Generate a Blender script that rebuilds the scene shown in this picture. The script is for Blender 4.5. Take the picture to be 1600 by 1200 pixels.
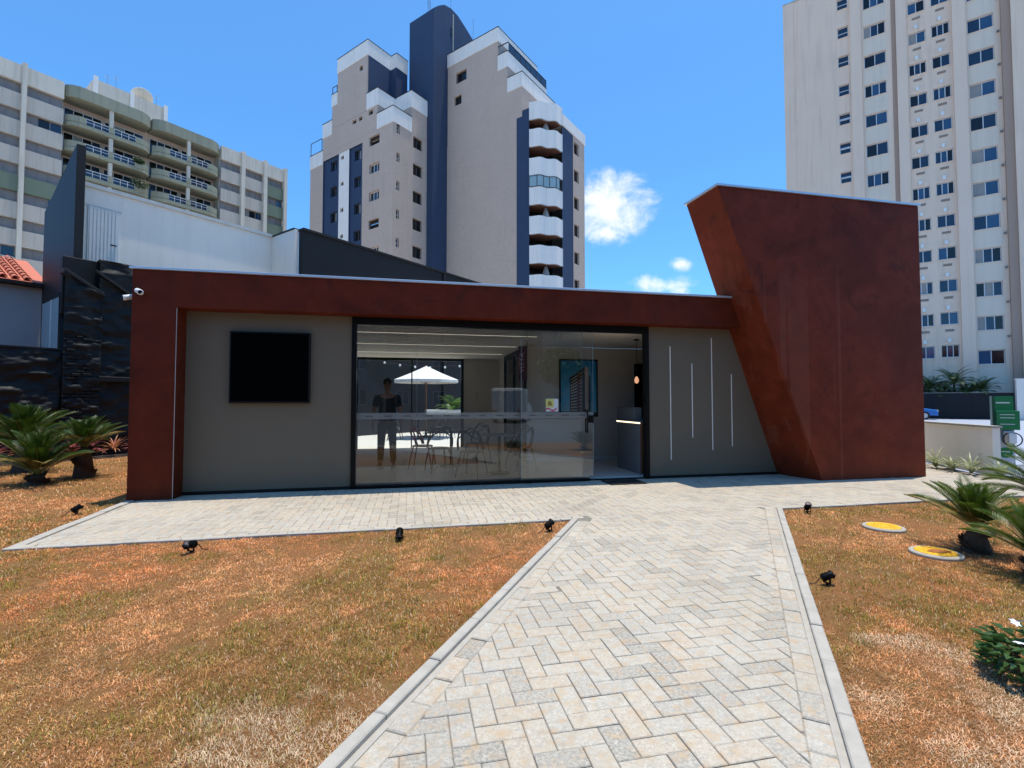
import bpy, bmesh, math, random
import numpy as np
from mathutils import Vector, Matrix

# ---------------------------------------------------------------- scene, camera, sky, sun
for _o in list(bpy.data.objects):
    bpy.data.objects.remove(_o)
SC = bpy.context.scene
COL = SC.collection
random.seed(7)
RNG = np.random.default_rng(11)
R = math.radians

cam_d = bpy.data.cameras.new('camera')
cam_d.sensor_width = 36.0
cam_d.lens = 17.1
cam_d.clip_start = 0.05
cam_d.clip_end = 5000
cam = bpy.data.objects.new('camera', cam_d)
COL.objects.link(cam)
cam.location = (0, 0, 1.4)
cam.rotation_euler = (R(92.035), 0, 0)
SC.camera = cam

SUN_DIR = Vector((0.100, 0.058, 1.0)).normalized()
SUN_EL = math.asin(SUN_DIR.z)
SUN_AZ = math.atan2(SUN_DIR.x, SUN_DIR.y)

world = bpy.data.worlds.new('World')
SC.world = world
world.use_nodes = True
wn, wl = world.node_tree.nodes, world.node_tree.links
wn.clear()
w_out = wn.new('ShaderNodeOutputWorld')
w_bg = wn.new('ShaderNodeBackground')
w_sky = wn.new('ShaderNodeTexSky')
w_sky.sky_type = 'NISHITA'
w_sky.sun_disc = False
w_sky.sun_elevation = SUN_EL
w_sky.sun_rotation = SUN_AZ
w_sky.altitude = 760
w_sky.air_density = 1.0
w_sky.dust_density = 1.6
w_sky.ozone_density = 6.0
w_bg.inputs['Strength'].default_value = 0.15

def _wm(op, a, b=None, c=None):
    n = wn.new('ShaderNodeMath'); n.operation = op
    for i, v in enumerate((a, b, c)):
        if v is None: continue
        if isinstance(v, (int, float)): n.inputs[i].default_value = v
        else: wl.new(v, n.inputs[i])
    return n.outputs[0]
w_tc = wn.new('ShaderNodeTexCoord')
w_sep = wn.new('ShaderNodeSeparateXYZ'); wl.new(w_tc.outputs['Generated'], w_sep.inputs[0])
_yy = _wm('MAXIMUM', w_sep.outputs[1], 0.02)
_u = _wm('DIVIDE', w_sep.outputs[0], _yy)
_w = _wm('DIVIDE', w_sep.outputs[2], _yy)
w_cmb = wn.new('ShaderNodeCombineXYZ'); wl.new(_u, w_cmb.inputs[0]); wl.new(_w, w_cmb.inputs[1])
w_no = wn.new('ShaderNodeTexNoise'); w_no.inputs['Scale'].default_value = 13; w_no.inputs['Detail'].default_value = 10
w_no.inputs['Roughness'].default_value = 0.66; w_no.inputs['Distortion'].default_value = 0.35
wl.new(w_cmb.outputs[0], w_no.inputs['Vector'])
_cl = None
for cu, cw, au, aw, amp in ((0.205, 0.412, 0.120, 0.088, 1.0), (0.190, 0.352, 0.075, 0.045, 0.7), (0.31, 0.240, 0.105, 0.030, 0.72),
                            (0.345, 0.283, 0.038, 0.020, 0.7), (-0.55, 1.5, 0.20, 0.07, 0.5), (0.9, 1.9, 0.3, 0.12, 0.5)):
    du = _wm('DIVIDE', _wm('SUBTRACT', _u, cu), au)
    dw = _wm('DIVIDE', _wm('SUBTRACT', _w, cw), aw)
    g = _wm('MULTIPLY', _wm('MAXIMUM', _wm('SUBTRACT', 1.0, _wm('SQRT', _wm('ADD', _wm('MULTIPLY', du, du), _wm('MULTIPLY', dw, dw)))), 0.0), amp)
    _cl = g if _cl is None else _wm('MAXIMUM', _cl, g)
_den = _wm('ADD', _wm('MULTIPLY', _cl, 1.25), _wm('MULTIPLY', _wm('SUBTRACT', w_no.outputs[0], 0.5), 2.6))
_msk = _wm('MULTIPLY', _den, _wm('GREATER_THAN', _cl, 0.001))
w_mr = wn.new('ShaderNodeMapRange'); w_mr.interpolation_type = 'SMOOTHSTEP'
w_mr.inputs['From Min'].default_value = 0.10; w_mr.inputs['From Max'].default_value = 1.2
wl.new(_msk, w_mr.inputs['Value'])
w_edge = wn.new('ShaderNodeMapRange'); w_edge.inputs['From Max'].default_value = 0.22; wl.new(_cl, w_edge.inputs['Value'])
_fac = _wm('MULTIPLY', w_mr.outputs[0], w_edge.outputs[0])
w_mix = wn.new('ShaderNodeMix'); w_mix.data_type = 'RGBA'
wl.new(_fac, w_mix.inputs['Factor'])
w_tint = wn.new('ShaderNodeMix'); w_tint.data_type = 'RGBA'; w_tint.blend_type = 'MULTIPLY'; w_tint.inputs['Factor'].default_value = 1.0
wl.new(w_sky.outputs[0], w_tint.inputs['A']); w_tint.inputs['B'].default_value = (0.49, 0.87, 1.05, 1)
wl.new(w_tint.outputs['Result'], w_mix.inputs['A'])
w_mix.inputs['B'].default_value = (4.6, 4.75, 4.95, 1)
wl.new(w_mix.outputs['Result'], w_bg.inputs['Color'])
wl.new(w_bg.outputs[0], w_out.inputs[0])

sun_d = bpy.data.lights.new('sun', 'SUN')
sun_d.energy = 3.2
sun_d.angle = R(0.55)
sun_d.color = (1.0, 0.935, 0.83)
sun = bpy.data.objects.new('sun', sun_d)
COL.objects.link(sun)
sun.location = (0, 0, 60)
sun.rotation_euler = SUN_DIR.to_track_quat('Z', 'Y').to_euler()

SC.view_settings.view_transform = 'Standard'
SC.view_settings.look = 'None'
SC.view_settings.gamma = 1
SC.view_settings.use_curve_mapping = False
SC.view_settings.exposure = 0.70
SC.render.engine = 'CYCLES'
SC.cycles.use_denoising = True
SC.cycles.max_bounces = 10
SC.cycles.transparent_max_bounces = 24
SC.cycles.caustics_reflective = False
SC.cycles.caustics_refractive = False

# ---------------------------------------------------------------- materials
def lin(r, g, b):
    f = lambda c: (c / 255 / 12.92) if c / 255 <= 0.04045 else ((c / 255 + 0.055) / 1.055) ** 2.4
    return (f(r), f(g), f(b), 1)

class NT:
    def __init__(s, name):
        s.m = bpy.data.materials.new(name); s.m.use_nodes = True
        s.n, s.l = s.m.node_tree.nodes, s.m.node_tree.links
        s.bsdf = s.n['Principled BSDF']; s.out = s.n['Material Output']
    def put(s, sock, v):
        if isinstance(v, bpy.types.NodeSocket): s.l.new(v, sock)
        else: sock.default_value = v
    def node(s, t, **kw):
        n = s.n.new(t)
        for k, v in kw.items(): setattr(n, k, v)
        return n
    def coord(s, kind='Object', scale=None):
        o = s.node('ShaderNodeTexCoord').outputs[kind]
        if scale is not None:
            mp = s.node('ShaderNodeMapping'); s.l.new(o, mp.inputs[0]); mp.inputs['Scale'].default_value = scale; o = mp.outputs[0]
        return o
    def pos(s, scale=None):
        o = s.node('ShaderNodeNewGeometry').outputs['Position']
        if scale is not None:
            mp = s.node('ShaderNodeMapping'); s.l.new(o, mp.inputs[0]); mp.inputs['Scale'].default_value = scale; o = mp.outputs[0]
        return o
    def noise(s, vec, scale, detail=6, rough=0.55, dist=0):
        n = s.node('ShaderNodeTexNoise'); s.l.new(vec, n.inputs['Vector'])
        n.inputs['Scale'].default_value = scale; n.inputs['Detail'].default_value = detail
        n.inputs['Roughness'].default_value = rough; n.inputs['Distortion'].default_value = dist
        return n.outputs[0]
    def ramp(s, fac, stops):
        n = s.node('ShaderNodeValToRGB'); s.l.new(fac, n.inputs[0])
        e = n.color_ramp.elements
        while len(e) < len(stops): e.new(0.5)
        for i, (p, c) in enumerate(stops):
            e[i].position = p; e[i].color = c if len(c) == 4 else (*c, 1)
        return n.outputs[0]
    def mix(s, f, a, b, blend='MIX'):
        n = s.node('ShaderNodeMix', data_type='RGBA', blend_type=blend)
        s.put(n.inputs['Factor'], f); s.put(n.inputs['A'], a); s.put(n.inputs['B'], b)
        return n.outputs['Result']
    def math(s, op, a, b=0.0):
        n = s.node('ShaderNodeMath', operation=op); s.put(n.inputs[0], a); s.put(n.inputs[1], b); return n.outputs[0]
    def mrange(s, v, a, b, c=0.0, d=1.0):
        n = s.node('ShaderNodeMapRange'); s.l.new(v, n.inputs['Value'])
        for k, x in zip(('From Min', 'From Max', 'To Min', 'To Max'), (a, b, c, d)): n.inputs[k].default_value = x
        return n.outputs[0]
    def bump(s, h, strength=0.3, dist=0.02):
        n = s.node('ShaderNodeBump'); s.l.new(h, n.inputs['Height'])
        n.inputs['Strength'].default_value = strength; n.inputs['Distance'].default_value = dist
        s.l.new(n.outputs[0], s.bsdf.inputs['Normal'])
    def set(s, **kw):
        for k, v in kw.items(): s.put(s.bsdf.inputs[k.replace('_', ' ')], v)
        return s.m

def plain(name, col, rough=0.6, metal=0.0, var=0.12, scale=3.0, bump=0.0, bscale=60, spec=0.5, streak=0.0):
    t = NT(name)
    p = t.pos()
    n = t.noise(p, scale, 7, 0.6)
    dark = tuple(c * (1 - var) for c in col[:3]) + (1,); light = tuple(min(1, c * (1 + var)) for c in col[:3]) + (1,)
    c = t.mix(n, dark, light)
    if streak:
        sn = t.noise(t.pos((2.2, 2.2, 0.10)), 1.6, 5, 0.6)
        c = t.mix(t.mrange(sn, 0.50, 0.72, 0, streak), c, tuple(x * 0.55 for x in col[:3]) + (1,))
    t.set(Base_Color=c, Roughness=rough, Metallic=metal, Specular_IOR_Level=spec)
    if bump: t.bump(t.noise(p, bscale, 5, 0.6), bump, 0.01)
    return t.m

def emit(name, col, st):
    t = NT(name); t.set(Base_Color=col, Emission_Color=col, Emission_Strength=st); return t.m

def mat_corten(name, streaks, dk=1.0):
    t = NT(name)
    p = t.coord('Object')
    big = t.noise(p, 0.85, 8, 0.62, 0.6)
    med = t.noise(p, 3.6, 8, 0.65, 0.3)
    fine = t.noise(p, 42, 4, 0.6)
    c = t.ramp(big, [(0.30, (0.100*dk, 0.0175*dk, 0.008*dk)), (0.46, (0.166*dk, 0.0275*dk, 0.0115*dk)), (0.58, (0.222*dk, 0.0365*dk, 0.0145*dk)), (0.74, (0.118*dk, 0.0195*dk, 0.0085*dk))])
    c = t.mix(t.mrange(med, 0.35, 0.75, 0, 0.55), c, (0.105*dk, 0.017*dk, 0.007*dk, 1))
    blot = t.noise(p, 1.7, 9, 0.7, 0.9)
    c = t.mix(t.mrange(blot, 0.57, 0.63, 0, 0.55), c, (0.070, 0.018, 0.010, 1))
    # run-off streaks: vertical, narrow, paler, fading in below the upper third
    sx = t.noise(t.coord('Object', (3.0, 3.0, 0.05)), 1.5, 3, 0.5)
    st = t.mrange(sx, 0.585, 0.605, 0, 1)
    sep = t.node('ShaderNodeSeparateXYZ'); t.l.new(p, sep.inputs[0])
    up = t.mrange(t.math('ADD', sep.outputs[2], t.math('MULTIPLY', sx, 3.0)), 6.0, 5.0, 0, 1)
    if streaks: c = t.mix(t.math('MULTIPLY', t.math('MULTIPLY', st, up), 0.28), c, (0.27, 0.085, 0.05, 1))
    c = t.mix(t.mrange(fine, 0.4, 0.75, 0, 0.25), c, (0.20*dk, 0.042*dk, 0.016*dk, 1))
    t.set(Base_Color=c, Roughness=t.mrange(med, 0.3, 0.8, 0.42, 0.62), Metallic=0.0, Specular_IOR_Level=0.10)
    t.bump(t.noise(p, 70, 4), 0.08, 0.004)
    return t.m

def mat_glass(name, tint=(0.93, 0.955, 0.95, 1), boost=2.2):
    t = NT(name)
    t.n.remove(t.bsdf)
    tr = t.node('ShaderNodeBsdfTransparent'); tr.inputs[0].default_value = tint
    gl = t.node('ShaderNodeBsdfGlossy'); gl.inputs['Roughness'].default_value = 0.004; gl.inputs['Color'].default_value = (0.95, 0.98, 0.97, 1)
    fr = t.node('ShaderNodeFresnel'); fr.inputs['IOR'].default_value = 1.5
    mx = t.node('ShaderNodeMixShader')
    t.l.new(t.math('MINIMUM', t.math('MULTIPLY', fr.outputs[0], boost), 0.95), mx.inputs[0])
    t.l.new(tr.outputs[0], mx.inputs[1]); t.l.new(gl.outputs[0], mx.inputs[2]); t.l.new(mx.outputs[0], t.out.inputs[0])
    return t.m

def mat_frost():
    t = NT('frosted film')
    t.n.remove(t.bsdf)
    tr = t.node('ShaderNodeBsdfTransparent'); tr.inputs[0].default_value = (0.8, 0.82, 0.8, 1)
    df = t.node('ShaderNodeBsdfDiffuse'); df.inputs[0].default_value = (0.34, 0.33, 0.30, 1)
    mx = t.node('ShaderNodeMixShader'); mx.inputs[0].default_value = 0.50
    t.l.new(tr.outputs[0], mx.inputs[1]); t.l.new(df.outputs[0], mx.inputs[2]); t.l.new(mx.outputs[0], t.out.inputs[0])
    return t.m

def mat_paver(kind):
    """kind 'object': one tint per object; 'face': tint from the mesh attribute."""
    t = NT('paver stone ' + kind)
    p = t.pos()
    if kind == 'object':
        r = t.node('ShaderNodeObjectInfo').outputs['Random']
    else:
        a = t.node('ShaderNodeAttribute', attribute_name='tint'); r = a.outputs['Fac']
    base = t.ramp(r, [(0.0, (0.235, 0.215, 0.178)), (0.10, (0.30, 0.27, 0.222)), (0.25, (0.37, 0.335, 0.28)), (0.55, (0.41, 0.365, 0.292)), (0.85, (0.43, 0.365, 0.275)), (1.0, (0.42, 0.33, 0.238))])
    sp = t.noise(p, 60, 6, 0.75)
    c = t.mix(t.mrange(sp, 0.42, 0.62, 0, 0.75), base, (0.57, 0.52, 0.435, 1))
    sp2 = t.noise(p, 160, 3, 0.7)
    c = t.mix(t.mrange(sp2, 0.52, 0.66, 0, 0.6), c, (0.24, 0.215, 0.175, 1))
    blot = t.noise(p, 15, 7, 0.7)
    c = t.mix(t.mrange(blot, 0.49, 0.64, 0, 0.75), c, (0.45, 0.31, 0.18, 1))
    grey = t.noise(p, 21, 6, 0.7)
    c = t.mix(t.mrange(grey, 0.52, 0.68, 0, 0.6), c, (0.29, 0.275, 0.24, 1))
    rust = t.noise(p, 2.6, 9, 0.72, 1.2)
    c = t.mix(t.mrange(rust, 0.635, 0.72, 0, 0.75), c, (0.48, 0.19, 0.08, 1))
    white = t.noise(p, 1.1, 5, 0.6)
    c = t.mix(t.mrange(white, 0.5, 0.75, 0, 0.22), c, (0.58, 0.53, 0.44, 1))
    foot = t.noise(p, 0.9, 7, 0.62, 0.4)
    c = t.mix(t.mrange(foot, 0.45, 0.72, 0, 0.32), c, (0.22, 0.185, 0.14, 1))
    t.set(Base_Color=c, Roughness=0.85, Specular_IOR_Level=0.25)
    t.bump(t.noise(p, 120, 5, 0.7), 0.35, 0.006)
    return t.m

def mat_attr(name, attr='col', rough=0.7, trans=0.0, spec=0.3):
    t = NT(name)
    a = t.node('ShaderNodeAttribute', attribute_name=attr)
    t.set(Base_Color=a.outputs['Color'], Roughness=rough, Specular_IOR_Level=spec)
    if trans:
        t.n.remove(t.bsdf)
        d = t.node('ShaderNodeBsdfDiffuse'); t.l.new(a.outputs['Color'], d.inputs[0])
        tl = t.node('ShaderNodeBsdfTranslucent'); t.l.new(a.outputs['Color'], tl.inputs[0])
        mx = t.node('ShaderNodeMixShader'); mx.inputs[0].default_value = trans
        t.l.new(d.outputs[0], mx.inputs[1]); t.l.new(tl.outputs[0], mx.inputs[2]); t.l.new(mx.outputs[0], t.out.inputs[0])
    return t.m

def mat_leaf(name, c0, c1, rough=0.38, trans=0.25, spec=0.5):
    t = NT(name)
    p = t.pos()
    n = t.noise(p, 9, 4, 0.6)
    c = t.mix(t.mrange(n, 0.3, 0.7), (*c0, 1), (*c1, 1))
    t.set(Base_Color=c, Roughness=rough, Specular_IOR_Level=spec)
    tl = t.node('ShaderNodeBsdfTranslucent'); t.l.new(c, tl.inputs[0])
    mx = t.node('ShaderNodeMixShader'); mx.inputs[0].default_value = trans
    t.l.new(t.bsdf.outputs[0], mx.inputs[1]); t.l.new(tl.outputs[0], mx.inputs[2]); t.l.new(mx.outputs[0], t.out.inputs[0])
    return t.m

def mat_soil():
    t = NT('dry lawn soil')
    p = t.pos()
    n = t.noise(p, 2.3, 8, 0.65); m = t.noise(p, 26, 6, 0.7); k = t.noise(p, 140, 4, 0.7)
    c = t.mix(t.mrange(n, 0.35, 0.65), (0.30, 0.125, 0.045, 1), (0.20, 0.125, 0.045, 1))
    c = t.mix(t.mrange(m, 0.35, 0.7, 0, 0.6), c, (0.37, 0.17, 0.075, 1))
    c = t.mix(t.mrange(k, 0.45, 0.7, 0, 0.6), c, (0.09, 0.055, 0.025, 1))
    t.set(Base_Color=c, Roughness=0.95, Specular_IOR_Level=0.1)
    t.bump(k, 0.8, 0.02)
    return t.m

M = {}
M['corten'] = mat_corten('corten steel', False, 0.70)
M['corten_tower'] = mat_corten('streaked corten steel', True)
M['flash'] = plain('zinc flashing', (0.62, 0.66, 0.70, 1), 0.35, 0.55, 0.08, 6)
M['grey_panel'] = plain('grey painted panel', (0.158, 0.127, 0.089, 1), 0.5, 0, 0.09, 0.8, 0.04, 200, spec=0.12)
M['black_metal'] = plain('black aluminium', (0.006, 0.0055, 0.005, 1), 0.4, 0, 0.1, 5, spec=0.12)
M['black_plastic'] = plain('black plastic', (0.009, 0.0085, 0.008, 1), 0.45, 0, 0.1, 5, spec=0.2)
M['screen'] = plain('screen glass', (0.0015, 0.0015, 0.0018, 1), 0.10, 0, 0.0, 1, spec=0.05)
M['white_line'] = plain('white acrylic strip', (0.80, 0.74, 0.66, 1), 0.5)
M['edge_trim'] = plain('dull aluminium trim', (0.40, 0.36, 0.32, 1), 0.5)
M['white_plastic'] = plain('white plastic', (0.78, 0.78, 0.76, 1), 0.35)
M['glass'] = mat_glass('clear glass')
M['frost'] = mat_frost()
M['paver'] = mat_paver('object')
M['paver_f'] = mat_paver('face')
M['joint'] = plain('paver joint sand', (0.20, 0.175, 0.14, 1), 0.95, 0, 0.6, 9, 0.4, 200)
M['kerb'] = plain('concrete kerb', (0.385, 0.35, 0.295, 1), 0.88, 0, 0.30, 9, 0.3, 140)
M['gutter'] = plain('grey mortar', (0.38, 0.345, 0.29, 1), 0.9, 0, 0.2, 20, 0.3, 140)
M['soil'] = mat_soil()
M['bed'] = plain('dark garden soil', (0.035, 0.026, 0.02, 1), 0.95, 0, 0.3, 20, 0.6, 90)
M['grass'] = mat_attr('dry grass blades', 'col', 0.8, 0.25)
M['asphalt'] = plain('pale worn asphalt', (0.30, 0.33, 0.40, 1), 0.85, 0, 0.10, 1.5, 0.3, 120)
M['asphalt_dark'] = plain('asphalt', (0.12, 0.12, 0.125, 1), 0.85, 0, 0.15, 1.5, 0.3, 120)
M['concrete'] = plain('concrete', (0.50, 0.455, 0.39, 1), 0.88, 0, 0.12, 2.5, 0.3, 120)
M['patio'] = plain('patio concrete', (0.58, 0.56, 0.50, 1), 0.85, 0, 0.06, 2)
M['render_white'] = plain('weathered white render', (0.93, 0.83, 0.71, 1), 0.85, 0, 0.08, 0.9, 0.25, 60, streak=0.15)
M['render_black'] = plain('black painted render', (0.0075, 0.0068, 0.0062, 1), 0.6, 0, 0.35, 2.0, 0.6, 35, spec=0.3)
M['charcoal'] = plain('charcoal cladding', (0.020, 0.0175, 0.016, 1), 0.55, 0, 0.15, 1.2, 0.2, 50, spec=0.25)
M['charcoal_blue'] = plain('blue black painted wall', (0.017, 0.0175, 0.020, 1), 0.7, 0, 0.18, 1.0, 0.3, 40, spec=0.25)
M['house_blue'] = plain('blue grey painted wall', (0.40, 0.38, 0.38, 1), 0.85, 0, 0.10, 1.2, 0.5, 24)
M['coping'] = plain('stained coping', (0.60, 0.58, 0.53, 1), 0.9, 0, 0.3, 3)
M['white_paint'] = plain('white painted steel', (0.72, 0.71, 0.67, 1), 0.5, 0, 0.08, 3)
M['clay'] = plain('terracotta tile', (0.50, 0.135, 0.07, 1), 0.75, 0, 0.3, 8)
M['pane_pale'] = plain('window with painted pale reflection', (0.30, 0.42, 0.45, 1), 0.12, 0, 0.1, 0.8)  # pale reflection is put into the base colour
M['apt_white'] = plain('aged white concrete', (0.66, 0.59, 0.49, 1), 0.88, 0, 0.14, 0.4, 0.2, 10, streak=0.5)
M['apt_grey'] = plain('aged grey spandrel', (0.51, 0.455, 0.39, 1), 0.88, 0, 0.12, 0.5, 0.2, 10, streak=0.45)
M['apt_green'] = plain('pale green concrete', (0.30, 0.295, 0.215, 1), 0.88, 0, 0.16, 0.5, 0.2, 10, streak=0.5)
M['apt_green_dark'] = plain('green painted spandrel', (0.16, 0.195, 0.14, 1), 0.85, 0, 0.12, 0.5)
M['apt_pink'] = plain('faded soffit', (0.66, 0.48, 0.38, 1), 0.9, 0, 0.08, 0.5)
M['shutter'] = plain('grey roller blind', (0.22, 0.20, 0.195, 1), 0.5, 0, 0.22, 0.6)
M['c_brick'] = None
M['c_white'] = plain('white parapet paint', (0.86, 0.80, 0.74, 1), 0.85, 0, 0.07, 0.6, streak=0.25)
M['c_navy'] = plain('navy painted render', (0.028, 0.052, 0.108, 1), 0.75, 0, 0.16, 0.5, 0.15, 12, streak=0.25)
M['c_soffit'] = plain('brown balcony soffit', (0.19, 0.085, 0.055, 1), 0.8)
M['pane_dark'] = plain('dark window glass', (0.008, 0.009, 0.011, 1), 0.08, 0, 0.3, 0.7)
M['pane_navy'] = plain('glass painted with dim sky reflection', (0.014, 0.034, 0.070, 1), 0.06, 0, 0.5, 0.35, spec=0.6)  # blue of the reflected sky painted into the base colour
M['pane_blue'] = plain('glass painted with bright sky reflection', (0.030, 0.085, 0.17, 1), 0.06, 0, 0.4, 0.4, spec=0.6)  # brighter sky reflection, also painted as base colour
M['curtain'] = plain('pale curtain behind glass', (0.30, 0.28, 0.26, 1), 0.4, 0, 0.2, 1.5)
M['frame_white'] = plain('white window frame', (0.66, 0.67, 0.68, 1), 0.5)
M['frame_dark'] = plain('dark window frame', (0.06, 0.055, 0.05, 1), 0.5)
M['r_wall'] = plain('beige textured render', (0.84, 0.64, 0.49, 1), 0.9, 0, 0.09, 0.35, 0.3, 9, streak=0.30)
M['r_span'] = plain('pale spandrel paint', (0.76, 0.645, 0.52, 1), 0.9, 0, 0.05, 0.4, streak=0.2)
M['r_pier'] = plain('cream pilaster', (0.83, 0.635, 0.495, 1), 0.9, 0, 0.06, 0.4, 0.2, 9, streak=0.12)
M['r_brown'] = plain('rose brown pilaster', (0.42, 0.29, 0.22, 1), 0.9, 0, 0.08, 0.4)
M['grille'] = plain('grey vent grille', (0.22, 0.205, 0.185, 1), 0.7)
M['steel'] = plain('brushed steel', (0.55, 0.55, 0.55, 1), 0.3, 0.9, 0.05, 10)
M['interior'] = plain('warm grey interior wall', (0.62, 0.57, 0.50, 1), 0.75, 0, 0.03, 1)
M['ceiling'] = plain('white ceiling board', (0.88, 0.82, 0.72, 1), 0.8, 0, 0.04, 1)
M['int_floor'] = plain('grey porcelain floor', (0.54, 0.51, 0.46, 1), 0.35, 0, 0.06, 1)
M['wood'] = plain('brown wood', (0.17, 0.07, 0.03, 1), 0.5, 0, 0.25, 4)
M['counter'] = plain('grey laminate', (0.16, 0.165, 0.17, 1), 0.45, 0, 0.04, 2)
M['led'] = emit('warm led strip', (1.0, 0.80, 0.52, 1), 1.6)
M['edge_glow'] = emit('glowing board edge highlight', (1.0, 0.93, 0.80, 1), 0.45)  # faint emission imitating highlights on the ceiling board edges
M['bulb'] = emit('amber filament bulb', (1.0, 0.50, 0.28, 1), 0.45)
M['rubber'] = plain('black rubber mat', (0.010, 0.010, 0.011, 1), 0.8, 0, 0.2, 30, 0.5, 200)
M['magenta'] = plain('magenta plastic', (0.30, 0.016, 0.075, 1), 0.4)
M['chair_black'] = plain('black chair plastic', (0.012, 0.012, 0.014, 1), 0.35)
M['canvas'] = plain('white canvas', (0.74, 0.72, 0.68, 1), 0.85)
M['yellow'] = plain('yellow lid paint', (0.78, 0.40, 0.012, 1), 0.6, 0, 0.15, 18, 0.3, 60)
M['lid_dirt'] = plain('rusty lid recess', (0.30, 0.10, 0.02, 1), 0.9, 0, 0.3, 30)
M['green_sign'] = plain('green sign panel', (0.012, 0.20, 0.065, 1), 0.35)
M['green_dark'] = plain('dark green sign side', (0.006, 0.07, 0.028, 1), 0.4)
M['sign_white'] = plain('pale sign panel', (0.55, 0.60, 0.66, 1), 0.4)
M['car_blue'] = plain('blue car paint', (0.03, 0.17, 0.48, 1), 0.18, 0.1, 0.05, 1)
M['van_white'] = plain('white van paint', (0.78, 0.78, 0.76, 1), 0.25)
M['tyre'] = plain('tyre rubber', (0.015, 0.015, 0.016, 1), 0.8)
M['skin'] = plain('skin', (0.30, 0.145, 0.09, 1), 0.5, 0, 0.06, 8)
M['cloth_black'] = plain('black cotton', (0.010, 0.010, 0.012, 1), 0.9, 0, 0.2, 10)
M['denim'] = plain('dark denim', (0.018, 0.022, 0.034, 1), 0.9, 0, 0.2, 12)
M['hair'] = plain('black hair', (0.006, 0.005, 0.005, 1), 0.5)
M['leather'] = plain('brown shoe leather', (0.035, 0.018, 0.010, 1), 0.5)
M['banner'] = plain('maroon banner cloth', (0.085, 0.012, 0.030, 1), 0.7)
M['banner_text'] = plain('pink lettering', (0.55, 0.30, 0.38, 1), 0.6)
M['frond'] = mat_leaf('cycad frond', (0.014, 0.046, 0.006), (0.055, 0.100, 0.010), 0.42, 0.22, 0.28)
M['rachis'] = plain('frond rib', (0.22, 0.24, 0.05, 1), 0.45)
M['frond_light'] = mat_leaf('young cycad frond', (0.030, 0.072, 0.008), (0.105, 0.150, 0.015), 0.42, 0.28, 0.28)
M['frond_dry'] = mat_leaf('dry cycad frond', (0.14, 0.085, 0.02), (0.26, 0.19, 0.05), 0.6, 0.2, 0.2)
M['trunk'] = plain('cycad trunk', (0.075, 0.045, 0.026, 1), 0.95, 0, 0.4, 25, 0.8, 60)
M['brom'] = mat_leaf('bromeliad leaf', (0.30, 0.055, 0.055), (0.62, 0.22, 0.20), 0.35, 0.25)
M['brom_o'] = mat_leaf('orange bromeliad leaf', (0.34, 0.10, 0.045), (0.62, 0.30, 0.14), 0.35, 0.25)
M['palm'] = mat_leaf('palm leaf', (0.055, 0.14, 0.025), (0.13, 0.25, 0.05), 0.4, 0.3)
M['palm_dark'] = mat_leaf('dusty palm leaf', (0.030, 0.065, 0.018), (0.085, 0.13, 0.045), 0.45, 0.25)
M['shrub'] = mat_leaf('glossy shrub leaf', (0.030, 0.075, 0.016), (0.105, 0.19, 0.055), 0.35, 0.25, 0.3)
M['dianella'] = mat_leaf('cream striped leaf', (0.20, 0.25, 0.10), (0.46, 0.46, 0.29), 0.5, 0.25)
M['petal'] = plain('white petal', (0.82, 0.82, 0.80, 1), 0.6)
M['pot'] = plain('white planter', (0.62, 0.62, 0.60, 1), 0.7)
M['lamp_lens'] = plain('spotlight lens', (0.22, 0.17, 0.16, 1), 0.12, 0, 0.1, 20)
M['sticker_y'] = plain('yellow sticker', (0.55, 0.52, 0.12, 1), 0.6)
M['sticker_r'] = plain('red sticker band', (0.50, 0.03, 0.08, 1), 0.6)
M['sticker_w'] = plain('white sticker card', (0.6, 0.6, 0.58, 1), 0.6)
M['sticker_b'] = plain('brown sticker mark', (0.25, 0.16, 0.05, 1), 0.6)

def mat_brickskin():
    t = NT('small pinkish grey tiles')
    p = t.coord('Object')
    b = t.node('ShaderNodeTexBrick'); 
    sep = t.node('ShaderNodeSeparateXYZ'); t.l.new(p, sep.inputs[0])
    cmb = t.node('ShaderNodeCombineXYZ'); t.l.new(t.math('ADD', sep.outputs[0], sep.outputs[1]), cmb.inputs[0]); t.l.new(sep.outputs[2], cmb.inputs[1])
    t.l.new(cmb.outputs[0], b.inputs['Vector'])
    b.inputs['Color1'].default_value = (0.63, 0.475, 0.39, 1); b.inputs['Color2'].default_value = (0.55, 0.42, 0.335, 1); b.inputs['Mortar'].default_value = (0.47, 0.36, 0.29, 1)
    b.inputs['Scale'].default_value = 2.6; b.inputs['Mortar Size'].default_value = 0.02
    n = t.noise(p, 0.5, 7, 0.6)
    c = t.mix(t.mrange(n, 0.35, 0.7, 0, 0.35), b.outputs['Color'], (0.46, 0.355, 0.285, 1))
    sn = t.noise(t.coord('Object', (1.6, 1.6, 0.06)), 1.6, 5, 0.6)
    c = t.mix(t.mrange(sn, 0.55, 0.75, 0, 0.25), c, (0.34, 0.265, 0.215, 1))
    t.set(Base_Color=c, Roughness=0.85)
    return t.m
M['c_brick'] = mat_brickskin()

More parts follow.
